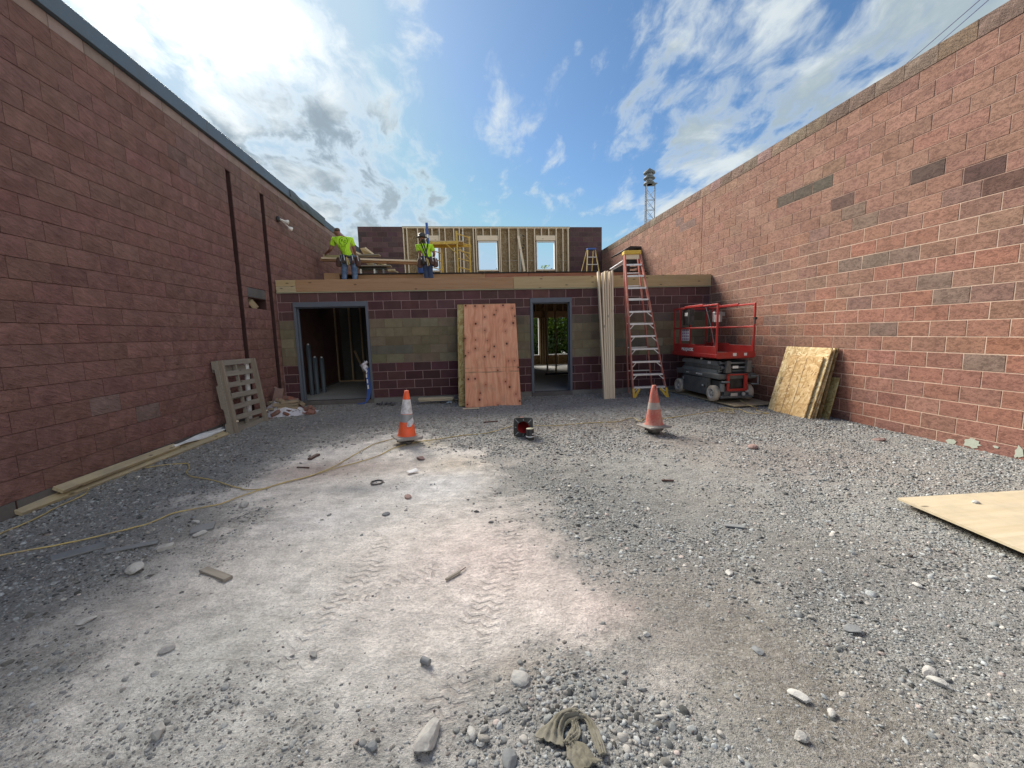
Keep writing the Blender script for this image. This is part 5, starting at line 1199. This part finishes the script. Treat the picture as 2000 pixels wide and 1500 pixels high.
for i in range(22):
    s=rk.uniform(0,1); t=rk.uniform(.05,.8); x=-3.64+(s-.5)*1.3; y=8.72+(t-.5)*.75
    z=.05+.29*math.exp(-((s-.45)/.30)**2-((t-.62)/.38)**2); w=rk.uniform(.09,.2)
    chunk(x,y,max(.03,z),(w,w*.7,w*.45),M['brickr'] if i%3 else M['slabt'],'broken reddish masonry chunk on the corner rubble' if i%3 else 'broken tan masonry chunk on the corner rubble','reddish chunks on the corner rubble' if i%3 else 'tan chunks on the corner rubble',i,rk.uniform(-.6,.6,3))
p=onX(532,778,-4.0); chunk(-3.98,9.1,.34,(.18,.10,.36),M['stoner'],'upright pinkish broken block leaning at the back of the rubble',None,77,(.3,.1,.2))
# ------------------------------------------------------------------ extension cords
def catmull(pts,n=6):
    out=[]; P_=[pts[0]]+list(pts)+[pts[-1]]
    for i in range(1,len(P_)-2):
        p0,p1,p2,p3=P_[i-1:i+3]
        for k in range(n):
            t=k/n; out.append(.5*((2*p1)+(p2-p0)*t+(2*p0-5*p1+4*p2-p3)*t*t+(3*p1-p0-3*p2+p3)*t*t*t))
    out.append(pts[-1]); return out
def cord(px,label,r=.0065,lift={}):
    pts=[]
    for i,(a,b) in enumerate(px):
        p=onZ(a,b); z=hz(p.x,p.y)+r+.006+lift.get(i,0)
        if lift.get(i,0): p=onZ(a,b,z)
        pts.append(Vector((p.x,p.y,z)))
    pts=catmull(pts,5)
    for p in pts: p.z=max(p.z,hz(p.x,p.y)+r*.8) ; p.x+=random.gauss(0,.003); p.y+=random.gauss(0,.003)
    q=MB(); q.tube(pts,r,7); o=q.build('extension_cord',M['cord']); return tag(o,label,'extension cord','yellow extension cords')
cord([(-60,1075),(0,1047),(60,1021),(110,996),(150,976),(168,963),(172,954)],'yellow cord from the left frame edge up to the long yellow board',lift={5:.03,6:.085})
cord([(283,914),(320,911),(352,909),(366,909),(370,915),(365,922),(372,930),(395,934),(420,938),(450,949),(480,955),(510,954),(535,948),(575,934),(605,926),(650,909),(690,890),(730,870),(768,860),(800,850)],'yellow cord curving from the long board past the bright orange cone',lift={0:.05})
cord([(-60,1108),(0,1093),(80,1076),(150,1061),(220,1043),(290,1024),(340,1005),(395,992),(430,984),(470,969),(520,953),(560,940),(610,925),(655,912),(700,902),(740,890),(770,877),(810,867),(850,861),(900,854),(950,848),(1000,834)],'long yellow cord running from lower left past the bright orange cone to the fallen cone')
cord([(1045,834),(1090,834),(1150,829),(1205,826),(1235,818),(1250,824),(1262,818),(1300,817),(1345,810),(1395,803),(1430,802)],'yellow cord running from the fallen cone behind the faded cone')
cord([(1446,782),(1458,789),(1470,794),(1480,797),(1476,801),(1484,805),(1495,807),(1501,808),(1480,809),(1460,806),(1445,800),(1425,799),(1402,800)],'yellow cord trailing from the scissor lift over its plywood',lift={0:.09,1:.06,2:.06})
cord([(1400,804),(1412,801),(1430,803),(1433,806),(1418,805),(1405,802),(1410,797),(1424,797),(1434,801)],'small loose coil of yellow cord in front of the scissor lift')
# ------------------------------------------------------------------ odds and ends on the ground
def on(px,py): p=onZ(px,py); return p.x,p.y,hz(p.x,p.y)
x,y,z=on(736,938); q=MB(); q.tube([(x+.062*math.cos(a),y+.062*math.sin(a),z+.012) for a in np.linspace(0,2*math.pi,25)[:-1]],.0085,7,0,True); o=q.build('rubber_ring',M['blackd']); tag(o,'black rubber ring lying on the pale dust','rubber ring')
x,y,z=on(806,921); q=crumple(4,4,lambda s,t:((s-.5)*.12,(t-.5)*.085,.02+.012*s*t)); o=q.build('paper_scrap',M['paper']); o.matrix_basis=Matrix.Translation((x,y,z))@Matrix.Rotation(.5,4,'Z'); o.modifiers.new('s','SOLIDIFY').thickness=.003; tag(o,'small white paper scrap on the dust behind the pale stones','paper scrap')
def scrap(px0,px1,w,t,mat,label,name='wood_scrap',cat='wood scrap',z=.012):
    a=Vector(on(*px0));b=Vector(on(*px1)); q=MB(); q.box((0,0,0),((b-a).length,w,t),None,0,.002); o=q.build(name,mat); o.matrix_basis=frame((a+b)/2+Vector((0,0,z)),b-a,(0.05,0,1)); return tag(o,label,cat)
scrap((398,1115),(447,1138),.055,.02,M['grey'],'weathered wood scrap lying on gravel left of the dust')
scrap((871,1140),(899,1123),.016,.012,M['grey'],'thin wooden stake lying in the pale dust'); scrap((896,1125),(910,1115),.006,.006,M['leather'],'thin dark twig lying beyond the wooden stake','twig','twig')
scrap((308,1076),(340,1068),.055,.03,M['stone'],'narrow pale stone bar on the gravel at the left','stone','stone')
scrap((100,1098),(205,1066),.11,.012,M['slate'],'long dark slate strip lying on the gravel at the left','slate_piece','slate'); scrap((205,1082),(310,1060),.06,.01,M['slate'],'second thinner dark slate strip beside the long one','slate_piece','slate')
scrap((372,1040),(420,1030),.13,.012,M['slate'],'broad grey slate flake on the dust at the left','slate_piece','slate'); scrap((945,826),(972,823),.03,.02,M['leather'],'dark wood sliver on the gravel left of the fallen cone')
scrap((580,913),(604,912),.02,.015,M['leather'],'short dark stick on the reddish dust'); scrap((604,897),(622,888),.05,.03,M['leather'],'dark bark chunk on the reddish dust','bark_chunk','bark')
scrap((1292,934),(1316,934),.02,.014,M['leather'],'short dark stick on the grey gravel at right'); scrap((1415,1022),(1455,1028),.05,.012,M['slate'],'thin slate flake on the gravel right of centre','slate_piece','slate')
x,y,z=on(832,1303); q=MB(); q.tube([(-.022,0,.012),(.022,0,.012)],.016,10); o=q.build('tube_scrap',M['slate']); o.matrix_basis=Matrix.Translation((x,y,z+.004))@Matrix.Rotation(-.6,4,'Z'); tag(o,'short grey tube scrap half sunk in the dust','tube scrap')
ST=[(822,895,.12,'stoner','rounded mauve stone on the dust before the bright cone',.6),(796,968,.13,'stoner','flat pinkish stone in the middle of the dust',.4),(754,1007,.07,'slate','small dark stone in the middle of the dust',.7),(263,1115,.16,'stonew','large pale stone on the gravel at the left',.5),(1424,1120,.075,'stonew','bright white angular stone on the gravel at right',.55),
 (1560,1362,.085,'stonew','smooth pale oval stone at lower right',.45),(1625,1393,.05,'stonew','pale wedge stone at lower right beside the oval one',.6),(1563,1448,.055,'stone','round grey stone near the bottom right',.8),(835,1450,.16,'stone','broad flat buried grey stone at the bottom middle',.35),(1012,1332,.10,'stone','pale flat slab stone on the dust edge above the rag',.4),(995,1488,.10,'slate','angular grey slab stone at the bottom edge',.5),
 (726,1469,.05,'slate','rounded dark green stone at the bottom left of the dust',.6),(312,1446,.09,'stone','round pale stone near the lower left',.6),(328,1272,.08,'stone','rounded grey stone at the left of the dust',.6),(613,1283,.06,'stone','angular grey stone on the pale dust at left',.6),(170,1214,.09,'stonew','flat white stone on the gravel at the far left',.35),(476,988,.13,'stone','buried rectangular stone at the left of the dust',.5),
 (392,1045,.11,'stonew','pale oblong stone on the slate flake',.4),(384,1020,.09,'stonew','flat cream stone on the dust at left',.35),(350,975,.12,'stone','low pale stone beside the yellow cord at left',.35),(1262,1243,.04,'stonew','small pale stone right of the pinkish dust',.6),(1480,1270,.06,'slate','dark green flat stone on dirt at right',.35),(1665,1230,.09,'slate','dark pointed stone on the gravel at right',.5),
 (1790,1140,.06,'stonew','white flat stone on gravel below the plywood sheet',.4),(1815,1310,.09,'stone','pale curved flat stone on gravel at the right',.4),(1835,1330,.09,'stonew','pale broken stone beside the curved flat stone at right',.4),(1470,878,.16,'stoner','dark reddish rock on the dirt before the right wall',.5),(1718,862,.20,'stoner','dark brown clod near the foot of the right wall',.4),(1660,830,.1,'stone','pale flat stone near the leaning OSB sheets',.3),
 (1150,1010,.06,'stonew','small white stone on grey gravel at centre',.5),(1158,905,.07,'stonew','pale stone on gravel beyond centre',.45),(1120,822,.14,'stonew','pale flat rock on gravel right of the fallen cone',.3),(1305,805,.16,'stone','flat grey rock beside the faded cone and ladder',.35),(985,1390,.055,'stone','round pale stone above the bottom stones cluster',.7),(920,1440,.06,'stonew','pale wedge stone left of the rag',.6),(945,1430,.045,'stone','small oval stone between two others left of the rag',.7),(938,1455,.035,'stonew','small upright pale stone left of the rag',.9)]
for i,(px,py,w,mt,lab,fl_) in enumerate(ST): rock(px,py,w,M[mt],lab,None,fl_,.66+.12*math.sin(i*3),(i*1.7)%3.1,40+i)
# rag
def strip(path,w0,w1,wr,ph,n=26,m=12,h=.035):
    pts=catmull([Vector((*p,0)) for p in path],n//(len(path)-1)+1); N=len(pts); q=MB()
    for i,p in enumerate(pts):
        d=(pts[min(i+1,N-1)]-pts[max(i-1,0)]).normalized(); s=Vector((-d.y,d.x,0)); t=i/(N-1); w=w0+(w1-w0)*t
        for j in range(m+1):
            u=j/m-.5; z=h*(1-(2*u)**2)*(.7+.3*math.sin(t*4+ph))+wr*(1-1.8*abs(math.sin(u*11+ph+1.6*math.sin(t*5+ph))))*(1-abs(2*u)**3)+.006*mnoise.noise((t*8,u*8,ph)); z=max(z,.004)
            a=p+s*(u*w*(1+.15*math.sin(t*9+ph))); q.v.append(Vector((a.x,a.y,hz(a.x,a.y)+z+.012)))
    for i in range(N-1):
        for j in range(m): b=i*(m+1)+j; q.f.append([b,b+1,b+m+2,b+m+1]); q.mi.append(0); q.sm.append(True)
    return q
R2=lambda a,b:(onZ(a,b).x,onZ(a,b).y)
q=strip([R2(1130,1402),R2(1100,1412),R2(1080,1440),R2(1072,1460)],.04,.11,.009,0.4,26,16,.018)
for pth,w0,w1,ph in(([R2(1118,1403),R2(1145,1412),R2(1160,1440),R2(1178,1488)],.025,.035,1.7),([R2(1122,1420),R2(1124,1440),R2(1108,1468)],.03,.045,2.9),([R2(1112,1462),R2(1128,1482),R2(1150,1515)],.04,.12,4.0)):
    s=strip(pth,w0,w1,.007,ph,26,14,.016); q.add(s.v,s.f,0,None,True)
o=q.build('rag',M['rag']); o.modifiers.new('s','SOLIDIFY').thickness=.0025; tag(o,'crumpled dirty olive rag lying on gravel at the bottom edge','rag')
# ------------------------------------------------------------------ things on the decks
DZ=2.846; UZ=3.456
# scaffold
sf=empty('scaffold',(0,0,UZ)); tag(sf,'yellow rolling scaffold with a plank platform before the rear wall','scaffold')
pa_=onY(893.5,500,14.8); pb_=onY(918,500,15.35); X0=onY(848,482,14.8).x-.12
posts=[(pa_.x,14.8,5.09),(pb_.x,15.35,5.03),(X0,14.8,4.75),(X0+.35,15.35,4.75)]
for x,y,z in posts:
    q=MB(); q.cyl((x,y,0),(x,y,z-UZ),.028,None,10); q.build('post',M['scaf'],sf)
for (a,b) in((0,1),(2,3)):
    for z in(.12,.42,.72,1.0,1.28,1.55):
        if posts[b][2]-UZ<z: continue
        q=MB(); q.cyl((posts[a][0],posts[a][1],z),(posts[b][0],posts[b][1],z-.02),.016,None,8); q.build('rung',M['scaf'],sf)
zp=1.22
q=MB(); q.bar((X0-.1,14.8,zp),(pa_.x+.05,14.8,zp+.03),.05,.09); q.bar((X0-.1,15.35,zp),(pb_.x+.05,15.35,zp+.03),.05,.09); q.build('platform_rail',M['scaf'],sf)
for i in range(3):
    q=MB(); q.box((0,0,0),(pa_.x-X0+.35,.18,.03)); o=q.build('platform_plank',M['plyf'],sf); o.matrix_basis=Matrix.Translation(((pa_.x+X0)/2+.05,14.88+.195*i,zp+.07))
q=MB(); q.cyl((pa_.x-.38,14.78,zp-.02),(pa_.x,14.78,zp-.36),.016,None,8); q.cyl((pb_.x,15.33,.75),(pb_.x-.38,15.0,zp-.1),.016,None,8); q.build('diagonal_brace',M['scaf'],sf)
# yellow step ladder on the upper deck
yl=empty('step_ladder',(4.86,15.2,UZ)); tag(yl,'small yellow step ladder with blue top on the upper deck','ladder')
H=1.12; tw_=.14; bw_=.27
for s in(-1,1):
    q=MB(); q.bar((s*bw_,-.0,0),(s*tw_,.24,H),.028,.05,(0,-1,0)); q.build('side_rail',M['yfib'],yl)
    q=MB(); q.bar((s*bw_*.92-.1,.75,0),(s*tw_*.9-.02,.34,H),.025,.035,(0,1,0)); q.build('rear_rail',M['yfib'],yl)
for k in range(1,4):
    t=k/4.05; w=bw_+(tw_-bw_)*t; q=MB(); q.box((0,.24*t,H*t),(2*w,.07,.022)); q.build('step',M['alu'],yl)
q=MB(); q.box((0,.28,H+.02),(.34,.18,.06),None,0,.01); q.build('ladder_top',M['blue'],yl)
# black topped tool stand by the right wall
ts=empty('tool_stand',(5.52,13.9,UZ)); tag(ts,'black topped tool stand behind the tall red ladder','tool stand')
def dp(px,py,Y=13.9): p=onY(px,py,Y); return (p.x-5.52,p.y-13.9,p.z-UZ)
a=dp(1211,494); b=dp(1264,483)
q=MB(); q.prism([(a[0]-.08,a[2]-.02),(a[0]-.05,a[2]-.06),(a[0]+.36,a[2]+.13),(b[0]+.08,b[2]-.04),(b[0]+.08,b[2]+.01),(a[0]+.34,b[2]+.03)],.75,Matrix.Translation((0,.3,0))); q.build('stand_top',M['black'],ts,fix=True)
for px,yo in((1218,.05),(1231,.5),(1256,.05),(1258,.55)):
    p=dp(px,495); q=MB(); q.bar((p[0],yo,-.0),(p[0],yo,p[2]),.04,.04); q.build('leg',M['galv'],ts)
p=dp(1238,508); q=MB(); q.box((p[0],.25,p[2]),(.32,.35,.22),None,0,.02); q.build('tool_body',M['black'],ts)
p=dp(1238,521); q=MB(); q.box((p[0]-.05,.25,p[2]),(.42,.4,.03)); q.build('shelf',M['shelf'],ts)
c0=dp(1192,526,13.6); c1_=dp(1222,506,13.75); q=MB(); q.bar(c0,c1_,.10,.03); q.bar((c0[0]+.05,c0[1],c0[2]-.02),(c1_[0],c1_[1],c1_[2]-.06),.03,.02); q.build('outfeed_arm',M['alu'],ts)
q=MB(); q.prism([(c0[0]+.06,0),(c1_[0]+.1,0),(c1_[0]+.1,c1_[2]-.08),(c0[0]+.1,c0[2]-.02)],.5,Matrix.Translation((0,-.02,.0))); q.build('dark_bin',M['black'],ts,fix=True)
# saw bench left of the rear pier
sb=empty('work_bench',(0,14.2,UZ)); tag(sb,'work bench holding offcuts and boards beside the left worker','work bench')
def bp(px,py,Y=14.2): p=onY(px,py,Y); return Vector((p.x,p.y-14.2,p.z-UZ))
q=MB(); q.bar(bp(694,500),bp(742,498.5),.30,.035); q.build('bench_top',M['grey'],sb)
q=MB(); q.bar(bp(696,520.5),bp(764,520),.35,.035); q.build('lower_shelf',M['grey'],sb)
q=MB(); a=bp(702,522.5); b=bp(756,527.5); q.box(((a.x+b.x)/2,.1,(a.z+b.z)/2),(b.x-a.x,.3,abs(a.z-b.z)),None,0,.01); q.build('dark_tray',M['black'],sb)
for px in(705.5,732,749.5):
    a=bp(px,526); q=MB(); q.box((a.x,-.05,a.z/2),(.05,.05,a.z)); q.build('leg',M['white' if px<745 else 'galv'],sb)
q=MB(); q.bar(bp(731,512),bp(735.5,533),.05,.03,(0,-1,0)); q.build('metal_strut',M['galv'],sb)
for (c4,mt,lab,ew) in((((703,485),(713,483.5),(731,498),(711,498)),'beamB','brown sheet offcut leaning above the work bench',1),(((713,512),(724,511),(738,520),(722,520)),'yellowb','tan sheet offcut slanting below the lumber on the work bench',0),(((735,513),(748,513),(757,520),(741,520)),'beamB','orange brown offcut slanting at the right of the work bench',0)):
    pts=[onY(px,py,14.15+.05*i) for i,(px,py) in enumerate(c4)]; cc=sum(pts,Vector())/4
    q=MB(); n=Vector((0,.02,0)); q.add([p-cc for p in pts]+[p-cc+n for p in pts],[(0,1,2,3),(7,6,5,4),(0,4,5,1),(1,5,6,2),(2,6,7,3),(3,7,4,0)]); 
    q.bar(pts[1]-cc,pts[2]-cc,.05,.03,(0,-1,0),1); o=q.build('sheet_offcut',[M[mt],M['pinew']],fix=True); o.location=cc; tag(o,lab,'sheet offcut')
q=MB(); q.bar(onY(690,489,14.1),onY(706,498,14.1),.05,.03,(0,-1,0)); o=q.build('wood_offcut',M['pinew']); tag(o,'pale stick slanting just right of the left worker','wood scrap')
a=onY(765,528,14.0); q=MB(); q.box((0,0,0),(.22,.15,.07)); q.bar((.02,-.1,-.0),(.22,-.1,-.08),.04,.03); o=q.build('wood_block',M['yellowb']); o.matrix_basis=Matrix.Translation((a.x,14.0,a.z)); o.location.z=max(o.location.z,UZ+.04); tag(o,'small yellow wood block at the edge of the upper deck','wood scrap')
# boards carried by the workers
for (a,b,w,mt,lab,Y) in(((629,504.5),(822,510.5),.050,'pinew','upper pale board carried between the two workers',12.72),((627,507),(819,514.2),.085,'beamA','lower brown board carried between the two workers',12.78),((632,500.5),(700,504),.07,'yellowb','short yellow board end by the left worker hand',12.84)):
    A=onY(*a,Y);B=onY(*b,Y); q=MB(); q.box((0,0,0),((B-A).length,.14,w),None,0,.003); o=q.build('board',M[mt]); o.matrix_basis=frame((A+B)/2,B-A,(0,0,1)); tag(o,lab,'board','boards the workers are carrying')
a=onY(836,470,12.98); b=onY(833,435,12.98); bb=a+(a-b)*((a.z-DZ)/(b.z-a.z)); q=MB(); q.bar(Vector((bb.x,13.02,DZ)),b,.07,.035,(0,-1,0)); o=q.build('spirit_level',M['blue']); tag(o,'tall blue spirit level standing upright behind the hatted worker','spirit level')
q=MB(); c=a.lerp(b,.25); q.box((c.x,c.y-.02,c.z),(.05,.01,.10)); q.build('vial',M['white'],o)
bk=MB(); p=onY(824,533,13.8); bk.lathe([(.13,0),(.16,.30),(.165,.31),(.15,.31)],20); o=bk.build('bucket',M['blue']); o.matrix_basis=Matrix.Translation((p.x,14.0,UZ)); tag(o,'blue bucket on the upper deck behind the hatted worker','bucket')
# ------------------------------------------------------------------ people
def skin(name,V,E,mat,parent,root,sub=2,Mx=None):
    keys=list(V); me=bpy.data.meshes.new(name); me.from_pydata([tuple(V[k][0]) for k in keys],[(keys.index(a),keys.index(b)) for a,b in E],[])
    o=bpy.data.objects.new(name,me); COL.objects.link(o); md=o.modifiers.new('k','SKIN'); md.use_smooth_shade=True; md.use_x_symmetry=False
    for i,k in enumerate(keys):
        r=V[k][1]; sv=me.skin_vertices[0].data[i]; sv.radius=r if isinstance(r,tuple) else (r,r); sv.use_root=(k==root)
    o.modifiers.new('s','SUBSURF').levels=sub
    dg=bpy.context.evaluated_depsgraph_get(); nm=bpy.data.meshes.new_from_object(o.evaluated_get(dg)); bpy.data.objects.remove(o); bpy.data.meshes.remove(me)
    nm.name=name; nm.materials.clear(); nm.materials.append(mat)
    for p in nm.polygons: p.use_smooth=True
    ob=bpy.data.objects.new(name,nm); link(ob,parent)
    if Mx is not None: ob.matrix_basis=Mx
    return ob
def person(Y,J,label,trouser,hatted,face,wd=1.0):
    # J: pixel positions of the joints with depth offsets -> world joints
    W_={k:onY(v[0],v[1],Y+(v[2] if len(v)>2 else 0)) for k,v in J.items()}
    base=Vector(((W_['ankL'].x+W_['ankR'].x)/2,Y,DZ))
    L={k:v-base for k,v in W_.items()}
    for s in'LR': L['ank'+s].z=.09
    f=Vector(face).normalized(); h=L['head']; side=f.cross(Vector((0,0,1))).normalized()
    V={'pel':(L['pel'],(.15*wd,.11*wd)),'sp':(L['sp'],(.145*wd,.11*wd)),'ch':(L['ch'],(.165*wd,.12*wd)),'nb':(L['nb'],(.085,.08)),'nk':(L['nk'],.058),'hd':(h,(.086,.096)),'ht':(h+Vector((0,0,.085))+f*-.01,(.062,.07)),
       'fc':(h+f*.06-Vector((0,0,.045)),.045),'ns':(h+f*.115-Vector((0,0,.01)),.012)}
    E=[('pel','sp'),('sp','ch'),('ch','nb'),('nb','nk'),('nk','hd'),('hd','ht'),('hd','fc'),('fc','ns')]
    for s,sg in(('L',-1),('R',1)):
        V['ear'+s]=(h+side*(.088*sg),.018); E.append(('hd','ear'+s))
        V['sh'+s]=(L['sh'+s],.068); V['el'+s]=(L['el'+s],.044); V['wr'+s]=(L['wr'+s],.030)
        V['ua'+s]=(L['sh'+s].lerp(L['el'+s],.5),.052); V['fa'+s]=(L['el'+s].lerp(L['wr'+s],.35),.044)
        E+=[('ch','sh'+s),('sh'+s,'ua'+s),('ua'+s,'el'+s),('el'+s,'fa'+s),('fa'+s,'wr'+s)]
        d=(L['wr'+s]-L['el'+s]).normalized(); n=d.orthogonal().normalized(); n=(Vector((0,1,0))-d*d.y).normalized() if abs(d.y)<.9 else n; c=d.cross(n)
        V['pm'+s]=(L['wr'+s]+d*.06,(.040,.022)); E.append(('wr'+s,'pm'+s))
        for k,(o_,l) in enumerate(((-.030,.062),(-.010,.070),(.010,.066),(.030,.050))):
            b=L['wr'+s]+d*.09+c*o_; V[f'f{k}{s}']=(b+d*l*.4+n*.006,.0095); V[f'g{k}{s}']=(b+d*l*.75+n*.03,.0085); E+=[('pm'+s,f'f{k}{s}'),(f'f{k}{s}',f'g{k}{s}')]
        V['th'+s]=(L['wr'+s]+d*.05+c*-.045+n*.02,.011); V['ti'+s]=(L['wr'+s]+d*.085+c*-.055+n*.035,.009); E+=[('wr'+s,'th'+s),('th'+s,'ti'+s)]
        V['hp'+s]=(L['hp'+s],.098); V['kn'+s]=(L['kn'+s],.062); V['an'+s]=(L['ank'+s],.042); V['cf'+s]=(L['kn'+s].lerp(L['ank'+s],.3),.060)
        V['to'+s]=(L['ank'+s]+Vector((.02*sg,.14,-.05)),(.040,.030)); E+=[('pel','hp'+s),('hp'+s,'kn'+s),('kn'+s,'cf'+s),('cf'+s,'an'+s),('an'+s,'to'+s)]
    body=skin('person',V,E,M['skin'],None,'pel'); body.matrix_basis=Matrix.Translation(base); tag(body,label,'person')
    bump=lambda v,d:(v[0],tuple(q+d for q in v[1]) if isinstance(v[1],tuple) else v[1]+d)
    S={k:bump(V[k],.022) for k in('sp','ch','nb','shL','shR','uaL','uaR')}; S['nb']=(V['nb'][0]-Vector((0,0,.01)),(.10,.085))
    S['pel']=(V['pel'][0]+Vector((0,0,.06)),(.178*wd,.135*wd)); S['hem']=(V['pel'][0]-Vector((0,0,.045)),(.180*wd,.138*wd))
    for s in'LR': S['slv'+s]=(L['sh'+s].lerp(L['el'+s],.72),.080)
    sh=skin('shirt',S,[('hem','pel'),('pel','sp'),('sp','ch'),('ch','nb'),('ch','shL'),('ch','shR'),('shL','uaL'),('shR','uaR'),('uaL','slvL'),('uaR','slvR')],M['hivis'],body,'ch')
    T={k:bump(V[k],.020) for k in('hpL','hpR','knL','knR','cfL','cfR')}; T['pel']=(V['pel'][0]-Vector((0,0,.075)),(.15*wd,.115*wd))
    for s in'LR': T['an'+s]=(V['an'+s][0]+Vector((0,0,.02)),.068)
    skin('trousers',T,[('pel','hpL'),('pel','hpR'),('hpL','knL'),('hpR','knR'),('knL','cfL'),('knR','cfR'),('cfL','anL'),('cfR','anR')],M[trouser],body,'pel')
    for s,sg in(('L',-1),('R',1)):
        a=L['ank'+s]; skin('boot',{'a':(a+Vector((0,-.01,.05)),.060),'b':(a+Vector((0,0,-.035)),.055),'c':(a+Vector((.01*sg,.10,-.045)),(.052,.04)),'d':(a+Vector((.015*sg,.17,-.05)),(.045,.032))},[('a','b'),('b','c'),('c','d')],M['boot'],body,'b')
    up=(V['ht'][0]-h).normalized()
    if hatted:
        q=MB(); Mh=frame(h+Vector((0,0,.04)),side,(up+Vector((-.12,0,.0)))); q.lathe([(.155,.015),(.16,.022),(.108,.03),(.104,.09),(.085,.125),(.02,.135)],26,Mh); q.build('hat',M['black'],body)
        skin('hair',{'a':(h-f*.03+Vector((0,0,-.0)),.088),'b':(h-f*.06-Vector((0,0,.12)),(.07,.045)),'c':(L['nb']-f*.09-Vector((0,0,.02)),(.05,.03))},[('a','b'),('b','c')],M['hair'],body,'a')
    else:
        skin('hair',{'a':(h-f*.035+Vector((0,0,.0)),(.090,.098)),'b':(h-f*.025+Vector((0,0,.075)),(.088,.095)),'c':(h-f*.02+Vector((0,0,.115)),(.06,.065))},[('a','b'),('b','c')],M['hairg'],body,'a')
    # tool belt
    b=L['pel']+Vector((0,0,.0)); q=MB(); q.tube([b+Vector((.195*wd*math.cos(t),.155*wd*math.sin(t),.012*math.sin(2*t))) for t in np.linspace(0,2*math.pi,25)[:-1]],.018,8,0,True); q.v=[Vector((p.x,p.y,b.z+(p.z-b.z)*2.0)) for p in q.v]; belt=q.build('tool_belt',M['black'],body)
    for k,(dx,dy,w,hh) in enumerate(((-.20*wd,-.06,.15,.25),(.205*wd,-.06,.15,.24),(-.10,-.15,.12,.17),(.12,-.15,.11,.18))):
        q=MB(); n=10; pts=[]
        q.lathe([(w*.30,-hh),(w*.52,-hh*.85),(w*.56,-hh*.3),(w*.48,0),(w*.40,.01)],12,Matrix.Translation(b+Vector((dx,dy,-.02)))@Matrix.Rotation(.12*(1 if dx<0 else -1),4,'Y')@Matrix.Diagonal((1,.55,1,1))); po=q.build('tool_pouch',M['leather'] if k!=2 else M['black'],body)
        q=MB(); t0=b+Vector((dx+.02,dy-.03,-.02)); q.bar(t0+Vector((0,-.02,.05)),t0+Vector((.03,-.06,-.10)),.012,.012); q.build('hand_tool',M['alu'],po)
    q=MB(); q.bar(b+Vector((-.01,-.19,-.02)),b+Vector((.02,-.20,-.24)),.028,.02,(0,-1,0)); q.bar(b+Vector((.02,-.19,-.05)),b+Vector((.065,-.19,-.22)),.022,.018,(0,-1,0)); q.build('hammer_handle',M['yfib'],body)
    return body,sh,L,base
def drape(o,shirt,off=.004):
    bv=BVHTree.FromPolygons([v.co[:] for v in shirt.data.vertices],[tuple(p.vertices) for p in shirt.data.polygons])
    Mi=o.matrix_basis
    for v in o.data.vertices:
        w=Mi@v.co; hit=bv.ray_cast(Vector((w.x,w.y-1.0,w.z)),Vector((0,1,0)))
        if hit[0] is not None: v.co=Mi.inverted()@(hit[0]+Vector((0,-off,0)))
A,shA,LA,bA=person(12.4,dict(pel=(681,503),sp=(676.5,489),ch=(670,472),nb=(665,463),nk=(662,459,.03),head=(658.5,454.5,.07),shL=(652,467),shR=(686,468),elL=(646.5,487,-.02),wrL=(637.5,494.5,.22),elR=(692,487,.06),wrR=(694,500,.30),hpL=(673.5,508),hpR=(689.5,508),knL=(672.5,531),knR=(693,531),ankL=(672,556),ankR=(693.5,556)),
    'worker with bare head, plain lime shirt and blue jeans lifting boards at the left','jean',False,(-.35,.9,-.25),1.2)
tx=Matrix(((1,0,0,LA['ch'].x+.045),(0,0,-1,-.5),(0,1,0,LA['ch'].z-.01),(0,0,0,1)))
M['prtg']=plain('dark_green_print',(.03,.07,.012),.9)
e=text_mesh('E',.1,'lettering',M['prtg'],A,tx@Matrix.Translation((-.035,.02,0)),.002,.001,(.035,.065)); drape(e,shA)
c=text_mesh('C',.1,'lettering',M['prtg'],A,tx@Matrix.Translation((.035,-.022,0)),.002,.001,(.06,.075)); drape(c,shA)
q=MB()
for a0,a1 in((100,250),(-75,60)):
    n=14; pts=[(.118*math.cos(R(a0+(a1-a0)*i/n)),.118*math.sin(R(a0+(a1-a0)*i/n))) for i in range(n+1)]
    for i in range(n):
        (x0,y0),(x1,y1)=pts[i],pts[i+1]; k=.90; q.add([(x0,y0,0),(x1,y1,0),(x1*k,y1*k,0),(x0*k,y0*k,0)],[(0,1,2,3)])
for i in range(9): q.box((-.07+.016*i,-.148-.0008*(i-4)**2*-1,0),(.010,.016,.0005))
o=q.build('emblem_ring',M['prtg'],A); o.matrix_basis=tx; drape(o,shA,.005)
Bp,shB,LB,bB=person(12.45,dict(pel=(835,505),sp=(832.5,494),ch=(829,483),nb=(827.5,476.5),nk=(826,473,.01),head=(824,467.5,.02),shL=(815.5,481.5),shR=(842.5,482),elL=(820.5,495,-.06),wrL=(821.5,507.5,.10),elR=(848,494.5,.02),wrR=(846,505,.25),hpL=(829.5,510),hpR=(839.5,510),knL=(832,531),knR=(840,531),ankL=(835,556),ankR=(845,556)),
    'worker in a black brimmed hat and lime shirt with black suspenders','jeand',True,(-.75,.6,-.1))
q=MB(); c=LB['ch']; 
for x0,x1 in((-.10,.03),(.12,-.0),(-.02,.06)):
    n=14
    for i in range(n):
        t0,t1=i/n,(i+1)/n; z0=c.z+.13-.44*t0; z1=c.z+.13-.44*t1; xa=c.x+x0+(x1-x0)*t0+.03*t0; xb=c.x+x0+(x1-x0)*t1+.03*t1; w=.017
        q.add([(xa-w,-.5,z0),(xa+w,-.5,z0),(xb+w,-.5,z1),(xb-w,-.5,z1)],[(0,1,2,3)])
o=q.build('suspenders',M['black'],Bp); drape(o,shB,.006)
bpy.context.view_layer.update()
